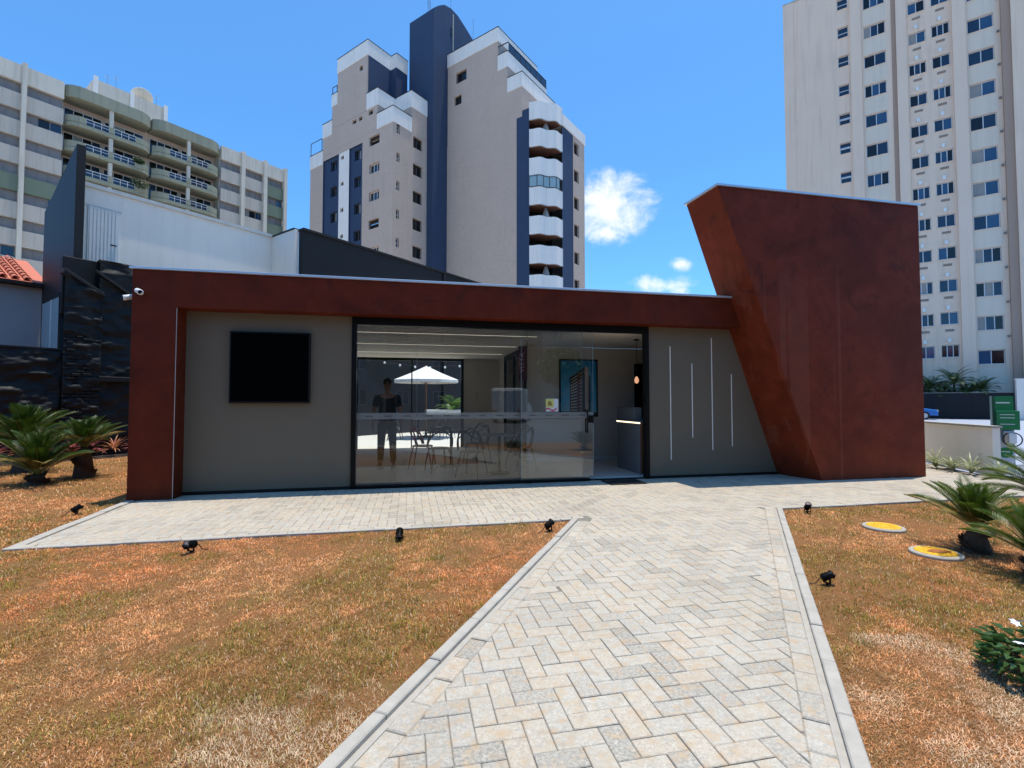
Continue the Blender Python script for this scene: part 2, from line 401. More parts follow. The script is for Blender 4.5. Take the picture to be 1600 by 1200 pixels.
# ---------------------------------------------------------------- mesh helpers
class MB:
    def __init__(s): s.v, s.f, s.mi = [], [], []
    def add(s, vs, fs, mi=0):
        k = len(s.v); s.v += [tuple(v) for v in vs]
        for f in fs: s.f.append(tuple(i + k for i in f)); s.mi.append(mi)
        return s
    def box(s, x0, x1, y0, y1, z0, z1, mi=0):
        return s.add([(x0, y0, z0), (x1, y0, z0), (x1, y1, z0), (x0, y1, z0), (x0, y0, z1), (x1, y0, z1), (x1, y1, z1), (x0, y1, z1)],
                     [(3, 2, 1, 0), (4, 5, 6, 7), (0, 1, 5, 4), (1, 2, 6, 5), (2, 3, 7, 6), (3, 0, 4, 7)], mi)
    def quad(s, a, b, c, d, mi=0): return s.add([a, b, c, d], [(0, 1, 2, 3)], mi)
    def prism(s, poly, z0, z1, mi=0):
        n = len(poly)
        return s.add([(x, y, z0) for x, y in poly] + [(x, y, z1) for x, y in poly],
                     [tuple(range(n - 1, -1, -1)), tuple(range(n, 2 * n))] + [(i, (i + 1) % n, n + (i + 1) % n, n + i) for i in range(n)], mi)
    def prism_y(s, poly, y0, y1, mi=0):      # poly in x,z (counter-clockwise seen from -y)
        n = len(poly)
        return s.add([(x, y0, z) for x, z in poly] + [(x, y1, z) for x, z in poly],
                     [tuple(range(n)), tuple(range(2 * n - 1, n - 1, -1))] + [((i + 1) % n, i, n + i, n + (i + 1) % n) for i in range(n)], mi)
    def tube(s, pts, rad, n=8, mi=0, caps=True):
        pts = [Vector(p) for p in pts]
        if not isinstance(rad, (list, tuple)): rad = [rad] * len(pts)
        vs, fs = [], []
        ref = None
        for i, p in enumerate(pts):
            t = (pts[min(i + 1, len(pts) - 1)] - pts[max(i - 1, 0)])
            t = t.normalized() if t.length > 1e-9 else Vector((0, 0, 1))
            if ref is None: ref = Vector((1, 0, 0)) if abs(t.x) < 0.9 else Vector((0, 1, 0))
            a = t.cross(ref); a = a.normalized() if a.length > 1e-6 else t.orthogonal().normalized()
            b = t.cross(a); ref = -b if False else a.cross(t)
            for k in range(n):
                th = 2 * math.pi * k / n
                vs.append(p + (a * math.cos(th) + b * math.sin(th)) * rad[i])
        for i in range(len(pts) - 1):
            for k in range(n):
                fs.append((i * n + k, i * n + (k + 1) % n, (i + 1) * n + (k + 1) % n, (i + 1) * n + k))
        if caps:
            fs.append(tuple(range(n - 1, -1, -1))); fs.append(tuple((len(pts) - 1) * n + k for k in range(n)))
        return s.add(vs, fs, mi)
    def lathe(s, prof, n=16, c=(0, 0, 0), mi=0, sx=1, sy=1):
        vs, fs = [], []
        for r, z in prof:
            for k in range(n):
                th = 2 * math.pi * k / n
                vs.append((c[0] + r * sx * math.cos(th), c[1] + r * sy * math.sin(th), c[2] + z))
        for i in range(len(prof) - 1):
            for k in range(n):
                fs.append((i * n + k, i * n + (k + 1) % n, (i + 1) * n + (k + 1) % n, (i + 1) * n + k))
        fs.append(tuple(range(n - 1, -1, -1))); fs.append(tuple((len(prof) - 1) * n + k for k in range(n)))
        return s.add(vs, fs, mi)
    def wall(s, axis, c, u0, u1, z0, z1, holes=(), depth=0.25, mi=0, rmi=0):
        """face with real openings; axis 'y': plane y=c facing -y, u=x; axis 'x': plane x=c facing -x, u=y"""
        us = sorted({u0, u1, *[h[0] for h in holes], *[h[1] for h in holes]}); us = [u for u in us if u0 <= u <= u1]
        zs = sorted({z0, z1, *[h[2] for h in holes], *[h[3] for h in holes]}); zs = [z for z in zs if z0 <= z <= z1]
        P = (lambda u, z, d=0: (u, c + d, z)) if axis == 'y' else (lambda u, z, d=0: (c + d, u, z))
        for i in range(len(us) - 1):
            for j in range(len(zs) - 1):
                um, zm = (us[i] + us[i + 1]) / 2, (zs[j] + zs[j + 1]) / 2
                if any(h[0] < um < h[1] and h[2] < zm < h[3] for h in holes): continue
                s.quad(P(us[i], zs[j]), P(us[i + 1], zs[j]), P(us[i + 1], zs[j + 1]), P(us[i], zs[j + 1]), mi)
        for a, b, p, q in (h[:4] for h in holes):
            for (e, f) in (((a, p), (b, p)), ((b, p), (b, q)), ((b, q), (a, q)), ((a, q), (a, p))):
                s.quad(P(*e), P(*f), P(*f, depth), P(*e, depth), rmi)
        return s
    def mesh(s, name, mats, smooth=False):
        me = bpy.data.meshes.new(name)
        me.from_pydata(s.v, [], s.f)
        for m in (mats if isinstance(mats, (list, tuple)) else [mats]): me.materials.append(M[m] if isinstance(m, str) else m)
        if len(me.materials) > 1: me.polygons.foreach_set('material_index', s.mi)
        if smooth: me.polygons.foreach_set('use_smooth', [True] * len(me.polygons))
        me.update()
        return me
    def build(s, name, mats, parent=None, smooth=False, loc=None, rot=None, bevel=0):
        return link(name, s.mesh(name, mats, smooth), parent, loc, rot, bevel)

def link(name, me, parent=None, loc=None, rot=None, bevel=0):
    o = bpy.data.objects.new(name, me); COL.objects.link(o)
    if parent is not None: o.parent = parent
    if loc is not None: o.location = loc
    if rot is not None: o.rotation_euler = rot
    if bevel:
        b = o.modifiers.new('bevel', 'BEVEL'); b.width = bevel; b.segments = 2; b.limit_method = 'ANGLE'
    return o

def tag(o, label=None, cat=None, group=None, kind=None):
    if label: o['label'] = label
    if cat: o['category'] = cat
    if group: o['group'] = group
    if kind: o['kind'] = kind
    return o

def thing(name, label, cat, loc=(0, 0, 0), rz=0, group=None):
    o = bpy.data.objects.new(name, None); COL.objects.link(o)
    o.location = loc; o.rotation_euler = (0, 0, rz); o.empty_display_size = 0.2
    return tag(o, label, cat, group)

def copy_tree(o, parent=None):
    c = o.copy(); COL.objects.link(c)
    if parent is not None: c.parent = parent
    for ch in list(o.children): copy_tree(ch, c)
    return c

# facade frame of the pavilion: s along the front, d into the building
FO = Vector((-5.415, 6.879, 0)); FA = R(11.92)
FU = Vector((math.cos(FA), math.sin(FA), 0)); FV = Vector((-FU.y, FU.x, 0))
def fw(s, d, z=0.0): return FO + FU * s + FV * d + Vector((0, 0, z))
def fl(x, y):
    p = Vector((x, y, 0)) - FO; return (p.dot(FU), p.dot(FV))
# street grid frame of the blocks around
GA = R(54.5)
G1 = Vector((math.cos(GA), math.sin(GA), 0)); G2 = Vector((-G1.y, G1.x, 0))

def clip(poly, region):
    """convex clip (region counter-clockwise)"""
    out = list(poly)
    n = len(region)
    for i in range(n):
        ax, ay = region[i]; bx, by = region[(i + 1) % n]
        inp, out = out, []
        if not inp: return []
        side = lambda p: (bx - ax) * (p[1] - ay) - (by - ay) * (p[0] - ax)
        for j in range(len(inp)):
            p, q = inp[j], inp[(j + 1) % len(inp)]
            sp, sq = side(p), side(q)
            if sp >= 0: out.append(p)
            if (sp >= 0) != (sq >= 0):
                t = sp / (sp - sq); out.append((p[0] + t * (q[0] - p[0]), p[1] + t * (q[1] - p[1])))
    return out
def area(p): return 0.5 * sum(p[i][0] * p[(i + 1) % len(p)][1] - p[(i + 1) % len(p)][0] * p[i][1] for i in range(len(p)))
def inset(poly, k):
    c = (sum(p[0] for p in poly) / len(poly), sum(p[1] for p in poly) / len(poly))
    out = []
    n = len(poly)
    for i in range(n):
        p0, p1, p2 = poly[i - 1], poly[i], poly[(i + 1) % n]
        e1 = Vector((p1[0] - p0[0], p1[1] - p0[1])); e2 = Vector((p2[0] - p1[0], p2[1] - p1[1]))
        if e1.length < 1e-6 or e2.length < 1e-6: out.append(p1); continue
        n1 = Vector((-e1.y, e1.x)).normalized(); n2 = Vector((-e2.y, e2.x)).normalized()
        b = n1 + n2
        if b.length < 1e-3: out.append(p1); continue
        b = b / max(b.dot(n1), 0.35)
        out.append((p1[0] + b.x * k, p1[1] + b.y * k))
    return out
def stone(mb, poly, z0, z1, bev=0.004):
    """little block with a chamfered top edge"""
    n = len(poly); ins = inset(poly, bev)
    if area(ins) <= 0: ins = poly
    mb.add([(x, y, z0) for x, y in poly] + [(x, y, z1 - bev) for x, y in poly] + [(x, y, z1) for x, y in ins],
           [(i, (i + 1) % n, n + (i + 1) % n, n + i) for i in range(n)] + [(n + i, n + (i + 1) % n, 2 * n + (i + 1) % n, 2 * n + i) for i in range(n)] + [tuple(range(2 * n, 3 * n))])
    return mb

# ---------------------------------------------------------------- ground, street, pavement
mb = MB(); mb.quad((-900, -700, -0.10), (900, -700, -0.10), (900, 1200, -0.10), (-900, 1200, -0.10))
tag(mb.build('ground', 'concrete'), kind='structure')
# pale street on the right, running to the dark fence
mb = MB(); mb.prism([(8.9, 3.0), (60, -14), (70, 30), (31.0, 52.0), (14.0, 52.0), (10.4, 14.0), (9.05, 9.3)], -0.09, -0.045)
tag(mb.build('street', 'asphalt'), kind='structure')
mb = MB(); mb.prism([(10.2, 8.35), (24, 5.6), (24.05, 5.8), (10.25, 8.55)], -0.045, 0.07)
mb.prism([(10.6, 9.75), (24, 8.0), (24.05, 8.2), (10.65, 9.95)], -0.045, 0.06)
tag(mb.build('street_kerb', 'kerb'), kind='structure')
# forecourt behind the camera, seen mirrored in the glass
mb = MB(); mb.prism([tuple(fw(-30, -60))[:2], tuple(fw(45, -60))[:2], tuple(fw(45, -7.6))[:2], tuple(fw(-30, -7.6))[:2]], -0.09, -0.03)
tag(mb.build('forecourt', 'asphalt_dark'), kind='structure')

# pavement of herringbone pavers, in the facade frame
PAV = thing('pavement', None, None, FO, FA); PAV['kind'] = 'structure'; del_keys = None
Al = [fl(-0.73, 1.91), fl(0.72, 5.81)]; Bl = [fl(1.37, 1.91), fl(3.52, 6.39)]
DF = -2.33                                   # front line of the plaza
def ext(a, b, d):                            # point on line ab at depth d
    t = (d - a[1]) / (b[1] - a[1]); return (a[0] + t * (b[0] - a[0]), d)
A_top, A_bot = ext(*Al, DF), ext(*Al, -7.6)
B_top, B_bot = ext(*Bl, DF), ext(*Bl, -7.6)
PLAZA = [(0.13, DF), (15.3, DF), (16.2, 3.5), (13.2, 3.5), (13.2, 0.34), (0.02, 0.34)]
PLAZA1 = [(0.13, DF), (14.75, DF), (14.95, -1.6), (14.6, 0.34), (0.0, 0.34)]
PLAZA2 = [(13.2, 0.34), (15.2, 0.34), (15.9, 3.2), (13.2, 3.2)]
mb = MB(); mb.prism(PLAZA1, -0.08, -0.007); mb.prism(PLAZA2, -0.08, -0.007)
mb.prism([A_bot, B_bot, B_top, A_top], -0.08, -0.007)
mb.build('bedding', 'joint', PAV)

KW, GW, SWd = 0.066, 0.034, 0.105            # kerb, gutter, soldier course
def off(line, k):
    a, b = line; e = Vector((b[0] - a[0], b[1] - a[1])).normalized(); n = Vector((e.y, -e.x))
    return (a[0] + n.x * k, a[1] + n.y * k), (b[0] + n.x * k, b[1] + n.y * k)
LA = (A_bot, A_top); LB = (B_bot, B_top)
def strip(line, k0, k1):
    (a0, b0), (a1, b1) = off(line, k0), off(line, k1); return a0, b0, b1, a1
inA = off(LA, KW + GW + SWd); inB = off(LB, -(KW + GW + SWd))
PATH_IN = [ext(*inA, -7.6), ext(*inB, -7.6), ext(*inB, DF), ext(*inA, DF)]
PLAZA_IN = [(0.13 + 0.11, DF + 0.16), (14.6, DF + 0.16), (14.5, 0.34), (0.11, 0.34)]
MOUTH = [ext(*inA, DF), ext(*inB, DF), (ext(*inB, DF)[0], DF + 0.16), (ext(*inA, DF)[0], DF + 0.16)]

W = 0.104; JT = 0.0036
pieces = []
for i in range(-20, 170):
    for j in range(-80, 40):
        m = (i - j) % 4
        if m == 0: r = (i * W, (i + 2) * W, j * W, (j + 1) * W, 0)
        elif m == 3: r = (i * W, (i + 1) * W, j * W, (j + 2) * W, 1)
        else: continue
        x0, x1, y0, y1, o = r
        if x1 < -0.2 or x0 > 16.2 or y1 < -7.7 or y0 > 3.4: continue
        poly = [(x0 + JT / 2, y0 + JT / 2), (x1 - JT / 2, y0 + JT / 2), (x1 - JT / 2, y1 - JT / 2), (x0 + JT / 2, y1 - JT / 2)]
        full = area(poly)
        for reg in (PLAZA_IN, PLAZA2, PATH_IN, MOUTH):
            c = clip(poly, reg)
            if len(c) >= 3 and area(c) > 0.0004:
                pieces.append((c, o, area(c) > full * 0.999))
def cam_key(pc):
    c = pc[0]; x = sum(p[0] for p in c) / len(c); y = sum(p[1] for p in c) / len(c)
    w = fw(x, y); 
    if w.y < 1.72 or abs(w.x) / w.y > 1.1: return 1e9
    return w.y * w.y + w.x * w.x
order = sorted(range(len(pieces)), key=lambda k: cam_key(pieces[k]))
single = set(order[:300])
h0 = [(-W + JT / 2, -W / 2 + JT / 2), (W - JT / 2, -W / 2 + JT / 2), (W - JT / 2, W / 2 - JT / 2), (-W + JT / 2, W / 2 - JT / 2)]
paver_me = stone(MB(), h0, -0.05, 0.0, 0.0035).mesh('paver', 'paver')
rest = MB(); tint = []
for k, (c, o, whole) in enumerate(pieces):
    dz = random.uniform(-0.0022, 0.0016)
    cx = sum(p[0] for p in c) / len(c); cy = sum(p[1] for p in c) / len(c)
    if k in single:
        if whole: ob = link('paver', paver_me, PAV, (cx, cy, dz), (random.uniform(-.006, .006), random.uniform(-.006, .006), (math.pi / 2 if o else 0) + random.uniform(-.006, .006)))
        else: ob = stone(MB(), [(x - cx, y - cy) for x, y in c], -0.05, 0.0, 0.0035).build('paver', 'paver', PAV, loc=(cx, cy, dz))
    else:
        n0 = len(rest.f); stone(rest, c, -0.03, dz, 0.004); tint += [random.random()] * (len(rest.f) - n0)
ro = rest.build('pavers', 'paver_f', PAV); ro['kind'] = 'stuff'
at_ = ro.data.attributes.new('tint', 'FLOAT', 'FACE'); at_.data.foreach_set('value', tint)

def course(line, k0, k1, step, name, mat, z, gap=0.006, start=0.0):
    (a, b) = line; L = math.dist(a, b); e = Vector((b[0] - a[0], b[1] - a[1])) / L; n = Vector((e.y, -e.x))
    t = start
    while t < L - 0.05:
        t1 = min(t + step * random.uniform(0.94, 1.06), L)
        q = [(t + gap / 2, k0), (t1 - gap / 2, k0), (t1 - gap / 2, k1), (t + gap / 2, k1)]
        pl = [(a[0] + e.x * x + n.x * y, a[1] + e.y * x + n.y * y) for x, y in q]
        if area(pl) < 0: pl = pl[::-1]
        cx = sum(p[0] for p in pl) / 4; cy = sum(p[1] for p in pl) / 4
        stone(MB(), [(x - cx, y - cy) for x, y in pl], -0.06, 0, 0.006).build(name, mat, PAV, loc=(cx, cy, z + random.uniform(-.004, .003)), rot=(random.uniform(-.01, .01), random.uniform(-.01, .01), random.uniform(-.007, .007)))
        t = t1
course(LA, 0, KW, 0.5, 'kerb_stone', 'kerb', 0.022); course(LB, 0, -KW, 0.5, 'kerb_stone', 'kerb', 0.022)
course(LA, KW + GW, KW + GW + SWd, 0.21, 'border_stone', 'paver', 0.001); course(LB, -KW - GW, -KW - GW - SWd, 0.21, 'border_stone', 'paver', 0.001)
mb = MB(); mb.prism(list(strip(LA, KW, KW + GW))[::-1] if area(list(strip(LA, KW, KW + GW))) < 0 else list(strip(LA, KW, KW + GW)), -0.06, -0.004)
q = list(strip(LB, -KW, -KW - GW)); q = q if area(q) > 0 else q[::-1]; mb.prism(q, -0.06, -0.004)
mb.build('mortar_strip', 'gutter', PAV)
course(((0.13, DF), A_top), 0, -0.055, 0.5, 'kerb_stone', 'kerb', 0.012); course(((0.13, DF), (A_top[0] + 0.18, DF)), -0.06, -0.155, 0.21, 'border_stone', 'paver', 0.001)
course(((B_top[0] + 0.0, DF), (14.7, DF)), 0, -0.055, 0.5, 'kerb_stone', 'kerb', 0.012); course(((B_top[0] - 0.2, DF), (14.6, DF)), -0.06, -0.155, 0.21, 'border_stone', 'paver', 0.001)
course(((0.13, DF), (0.0, 0.0)), 0, 0.1, 0.4, 'kerb_stone', 'kerb', 0.010)

# ---------------------------------------------------------------- lawn
GWl = lambda *p: [tuple(fw(*q))[:2] for q in p]
LAWN_L = GWl((-16, -7.6), A_bot, A_top, (0.13, DF), (0.0, 0.6), (0.0, 12.5), (-16, 12.5))
LAWN_R = GWl(B_bot, (20, -7.6), (16.0, DF - 0.05), B_top)
mb = MB(); mb.prism(GWl((-16, -7.6), A_bot, A_top, (0.13, DF), (-16, DF)), -0.09, -0.014); mb.prism(GWl((-16, DF), (0.13, DF), (0.0, 0.3), (-16, 0.3)), -0.09, -0.014); mb.prism(GWl((-16, 0.3), (0.0, 0.3), (0.0, 16.0), (-16, 16.0)), -0.09, -0.014); mb.prism(LAWN_R, -0.09, -0.014)
tag(mb.build('lawn', 'soil'), kind='structure')

_grids = {}
def vnoise(x, y, sc, seed):
    if seed not in _grids: _grids[seed] = np.random.default_rng(seed).random((128, 128))
    g = _grids[seed]
    xs, ys = x * sc, y * sc
    xi, yi = np.floor(xs).astype(int), np.floor(ys).astype(int); fx, fy = xs - xi, ys - yi
    fx, fy = fx * fx * (3 - 2 * fx), fy * fy * (3 - 2 * fy)
    G = lambda a, b: g[a % 128, b % 128]
    return (G(xi, yi) * (1 - fx) + G(xi + 1, yi) * fx) * (1 - fy) + (G(xi, yi + 1) * (1 - fx) + G(xi + 1, yi + 1) * fx) * fy
def fbm(x, y, sc, seed, o=4): return sum(vnoise(x, y, sc * 2 ** k, seed + k) * 0.5 ** k for k in range(o)) / sum(0.5 ** k for k in range(o))

def inside(P, x, y):
    r = np.zeros(len(x), bool); n = len(P)
    for i in range(n):
        (x0, y0), (x1, y1) = P[i], P[(i + 1) % n]
        c = ((y0 > y) != (y1 > y)) & (x < (x1 - x0) * (y - y0) / (y1 - y0 + 1e-12) + x0)
        r ^= c
    return r
def scatter(x0, x1, y0, y1, dens):
    n = int((x1 - x0) * (y1 - y0) * dens); return RNG.uniform(x0, x1, n), RNG.uniform(y0, y1, n)
LIDS = ((4.13, 5.46), (3.91, 4.54))
bx, by, bs = [], [], []
for (x0, x1, y0, y1, dn, sc) in ((-3.6, 4.0, 1.55, 3.2, 17000, 0.62), (-5.6, 6.0, 3.2, 5.0, 10500, 0.78), (-7.0, 11.0, 5.0, 7.2, 4200, 1.1), (-13.5, -4.5, 4.3, 15, 900, 2.0)):
    x, y = scatter(x0, x1, y0, y1, dn)
    ok = (np.abs(x) < y * 1.09 + 0.1) & (inside(LAWN_L, x, y) | inside(LAWN_R, x, y))
    for lx, ly in LIDS: ok &= (np.hypot(x - lx, y - ly) > 0.235)
    ok &= ~((fbm(x, y, 2.1, 301) > 0.60) & (RNG.random(len(x)) < 0.72))          # thin, bare spots
    bx.append(x[ok]); by.append(y[ok]); bs.append(np.full(ok.sum(), sc))
# small upright tufts that stayed green
tx, ty = RNG.uniform(-5, 5.5, 1500), RNG.uniform(1.6, 6.5, 1500)
ok = (np.abs(tx) < ty * 1.09) & (inside(LAWN_L, tx, ty) | inside(LAWN_R, tx, ty)) & (fbm(tx, ty, 0.9, 3) > 0.47)
for lx, ly in LIDS: ok &= (np.hypot(tx - lx, ty - ly) > 0.28)
tx, ty = np.repeat(tx[ok], 26), np.repeat(ty[ok], 26)
ntuft = len(tx)
bx.append(tx + RNG.normal(0, .035, ntuft)); by.append(ty + RNG.normal(0, .035, ntuft)); bs.append(np.full(ntuft, 0.9))
bx, by, bs = map(np.concatenate, (bx, by, bs))
n = len(bx)
near = 1.0
az = RNG.uniform(0, 2 * np.pi, n); ln = RNG.uniform(0.010, 0.032, n) * np.sqrt(bs); wd = RNG.uniform(0.0013, 0.0028, n) * bs
clump = fbm(bx, by, 16, 77, 3); tuft = fbm(bx, by, 5, 91, 3)
ln = ln * (0.6 + 0.8 * clump)
lift = RNG.uniform(0.0, 0.55, n)
green = fbm(bx, by, 0.9, 3); greenf = fbm(bx, by, 4.5, 9, 3); redn = fbm(bx, by, 0.55, 21); seam = np.abs(((bx * 0.80 - by * 0.60) / 0.62) % 1 - 0.5)
lift = np.where(green > 0.56, lift + 0.25, lift)
lift[-ntuft:] = RNG.uniform(.55, 1.3, ntuft); ln[-ntuft:] *= 1.5
bald = fbm(bx, by, 1.3, 40)
dx, dy = np.cos(az), np.sin(az)
hz = ln * np.sin(lift); hx = ln * np.cos(lift)
px_, py_ = -dy * wd, dx * wd
z0 = np.full(n, -0.016)
V = np.zeros((n, 5, 3), np.float32)
V[:, 0] = np.stack([bx - px_, by - py_, z0], 1); V[:, 1] = np.stack([bx + px_, by + py_, z0], 1)
mx_, my_ = bx + dx * hx * 0.55, by + dy * hx * 0.55; mz = z0 + hz * 0.75 + 0.006
V[:, 2] = np.stack([mx_ + px_ * .8, my_ + py_ * .8, mz], 1); V[:, 3] = np.stack([mx_ - px_ * .8, my_ - py_ * .8, mz], 1)
sw = RNG.normal(0, 0.25, n)
V[:, 4] = np.stack([bx + (dx - dy * sw) * hx, by + (dy + dx * sw) * hx, z0 + hz * RNG.uniform(0.55, 1.05, n) + 0.006], 1)
me = bpy.data.meshes.new('lawn_grass')
me.vertices.add(n * 5); me.vertices.foreach_set('co', V.reshape(-1))
b0 = (np.arange(n) * 5)[:, None]
quads = b0 + np.array([[0, 1, 2, 3]]); tris = b0 + np.array([[3, 2, 4]])
loops = np.concatenate([quads, tris], 1).reshape(-1).astype(np.int32)
me.loops.add(n * 7); me.loops.foreach_set('vertex_index', loops)
me.polygons.add(n * 2)
st = (np.arange(n) * 7)[:, None] + np.array([[0, 4]]); me.polygons.foreach_set('loop_start', st.reshape(-1).astype(np.int32))
me.update(calc_edges=True)
straw = np.array([0.92, 0.43, 0.185]); rust = np.array([0.80, 0.225, 0.070]); olive = np.array([0.215, 0.175, 0.042]); pale = np.array([0.85, 0.66, 0.45]); dark = np.array([0.20, 0.085, 0.028])
r = RNG.random(n)[:, None]
colr = straw * (0.65 + 0.5 * r) * 1.0
mixw = lambda c, t, f: c * (1 - f[:, None]) + t * f[:, None]
colr = mixw(colr, rust, np.clip((redn - 0.40) * 3.2, 0, 0.85) * (0.4 + 0.6 * RNG.random(n)))
colr = mixw(colr, olive * 1.15, np.clip((green * 0.6 + greenf * 0.4 - 0.42 + np.clip(3.2 - by, 0, 1) * 0.05) * 4.6, 0, 0.95) * (RNG.random(n) < 0.8))
colr = mixw(colr, olive * 0.9, (RNG.random(n) < 0.10) * 0.8)
colr = colr * np.clip(0.42 + 1.15 * clump, 0.45, 1.25)[:, None] * np.clip(0.65 + 0.7 * tuft, 0.7, 1.15)[:, None]
colr = mixw(colr, dark, ((RNG.random(n) < 0.16) | (seam < 0.025) & (RNG.random(n) < 0.75)).astype(float) * 0.8)
sandy = np.clip((bald - 0.585) * 9, 0, 1) * (by < 3.0)
for cx_, cy_, rr_ in ((-0.95, 2.12, 0.26), (-0.62, 2.05, 0.20), (-1.25, 2.0, .2), (1.75, 2.35, 0.22), (2.25, 2.2, 0.3), (2.0, 1.95, .25)):
    sandy = np.maximum(sandy, np.clip(0.95 - 0.62 * np.hypot(bx - cx_, (by - cy_) * 1.5) / rr_ + (greenf - 0.5) * 2.6 + (clump - .5) * 1.2, 0, 1))
colr[-ntuft:] = olive * RNG.uniform(.8, 1.7, (ntuft, 1)) * np.array([1.05, 1.0, .9])
colr = mixw(colr, pale, np.clip(sandy * 0.78 * (RNG.random(n) < 0.8) + (RNG.random(n) < 0.09) * 0.7, 0, 0.85))
col4 = np.repeat(np.concatenate([colr * RNG.uniform(0.75, 1.2, (n, 1)), np.ones((n, 1))], 1), 5, 0).astype(np.float32)
ca = me.attributes.new('col', 'FLOAT_COLOR', 'POINT'); ca.data.foreach_set('color', col4.reshape(-1))
me.materials.append(M['grass'])
go = link('lawn_grass', me); tag(go, 'short dry orange brown grass over both lawns', 'grass', kind='stuff')

# ---------------------------------------------------------------- pavilion
PV = thing('pavilion', 'low rust brown steel clad pavilion with grey walls, glazed front and leaning tower', 'building', FO, FA)
ZT, ZB = 3.29, 2.76
mb = MB(); mb.prism_y([(0, -0.03), (0.585, -0.03), (0.585, ZB), (10.35, ZB), (10.18, ZT), (0, ZT)], 0, 0.31)
mb.build('rust_frame', 'corten', PV, bevel=0.006)
mb = MB(); mb.box(-0.03, 9.86, -0.035, 0.30, ZT, ZT + 0.035)
mb.build('roof_flashing', 'flash', PV, bevel=0.004)
mb = MB(); mb.box(0.575, 0.583, -0.006, -0.001, 0.0, ZB - 0.01)
mb.build('edge_strip', 'edge_trim', PV)
# leaning tower: front quad and back quad joined
fz = 5.10
fr = [(11.03, -0.53, -0.03), (13.30, -0.53, -0.03), (13.30, -0.53, fz), (9.03, -0.53, fz)]
bk = [(10.82, 0.33, -0.03), (13.30, 0.33, -0.03), (13.30, 0.33, fz), (8.97, 0.33, fz)]
mb = MB(); mb.add(fr + bk, [(0, 1, 2, 3), (7, 6, 5, 4), (0, 4, 5, 1), (1, 5, 6, 2), (2, 6, 7, 3), (3, 7, 4, 0)])
mb.build('leaning_tower', 'corten_tower', PV, bevel=0.005)
mb = MB(); mb.prism([(9.00, -0.56), (13.33, -0.56), (13.33, 0.36), (8.93, 0.36)], fz, fz + 0.035)
mb.build('tower_flashing', 'flash', PV)
# recessed front walls
RD = 0.30
mb = MB(); mb.box(0.585, 2.97, RD, RD + 0.1, 0.01, ZB); mb.build('wall_panel', 'grey_panel', PV)
mb = MB(); mb.prism_y([(8.14, 0.01), (10.86, 0.01), (9.93, ZB), (8.14, ZB)], RD, RD + 0.1); mb.build('wall_panel', 'grey_panel', PV)
MB().box(0.585, 2.97, RD - 0.004, RD - 0.0005, 0.0, 0.05).build('skirting', 'black_plastic', PV); MB().box(8.14, 10.86, RD - 0.004, RD - 0.0005, 0.0, 0.05).build('skirting', 'black_plastic', PV)
for s0, za, zb in ((8.575, 0.33, 2.41), (9.017, 0.73, 2.10), (9.43, 0.49, 2.59), (9.842, 0.55, 1.91)):
    MB().box(s0 - 0.008, s0 + 0.008, RD - 0.006, RD - 0.0005, za, zb).build('wall_groove_strip', 'white_line', PV)
# shell: side walls, roof, back
mb = MB(); mb.box(0.0, 0.12, 0.315, 6.75, 0, 3.2); mb.build('side_wall', 'grey_panel', PV)
mb = MB(); mb.box(13.18, 13.30, 0.335, 3.1, 0, 3.2); mb.build('side_wall', 'grey_panel', PV)
mb = MB(); mb.box(0.125, 6.72, 0.32, 6.75, 2.90, 3.18); mb.box(6.725, 13.17, 0.34, 3.16, 2.90, 3.18); mb.build('roof', 'concrete', PV)
mb = MB(); mb.box(0.13, 13.15, 0.405, 6.55, 0.0, 0.04); mb.build('floor', 'int_floor', PV)
# ceiling boards with dark gaps
cl = MB(); cl.box(6.5, 13.0, 0.41, 2.95, 2.66, 2.70); cb = cl.build('ceiling', 'ceiling', PV)
y = 0.41
while y < 6.5:
    MB().box(0.13, 6.495, y, min(y + 0.435, 6.5), 2.655, 2.69).build('ceiling_board', 'ceiling', PV); y += 0.455
MB().box(0.13, 6.5, 0.41, 6.54, 2.72, 2.74).build('ceiling_void', 'black_plastic', PV)
for yl in (1.32, 3.14, 4.96):
    MB().box(0.4, 6.3, yl - 0.038, yl - 0.030, 2.651, 2.6545).build('board_edge_glow', 'edge_glow', PV)  # board edge highlights imitated by thin glowing strips, not lamps
# inner walls
mb = MB(); mb.box(6.5, 13.1, 2.96, 3.06, 0.04, 2.66); mb.build('inner_wall', 'interior', PV)
MB().box(6.5, 13.1, 2.945, 2.958, 0.04, 0.11).build('baseboard', 'white_paint', PV)
mb = MB(); mb.box(6.5, 6.62, 3.065, 6.6, 0.04, 2.66); mb.build('inner_wall', 'interior', PV)
mb = MB(); mb.box(6.44, 6.498, 2.97, 5.4, 2.52, 2.64); mb.box(6.44, 6.498, 2.97, 3.04, 0.04, 2.52); mb.box(6.44, 6.498, 5.33, 5.4, 0.04, 2.52); mb.box(6.44, 6.498, 4.15, 4.22, 0.04, 2.52); mb.build('inner_door_frame', 'black_metal', PV)
mb = MB(); mb.box(6.47, 6.49, 3.04, 4.15, 0.05, 2.52); mb.box(6.47, 6.49, 4.22, 5.33, 0.05, 2.52); mb.build('inner_door', 'pane_dark', PV)
mb = MB(); mb.box(5.45, 6.5, 6.55, 6.65, 0.0, 2.66); mb.box(0.13, 0.9, 6.55, 6.65, 0, 2.66); mb.box(0.13, 6.6, 6.55, 6.65, 2.665, 2.89); mb.build('inner_wall', 'interior', PV)
mb = MB(); mb.box(0.12, 0.14, 0.41, 6.54, 0.04, 2.66); mb.build('inner_wall', 'interior', PV)
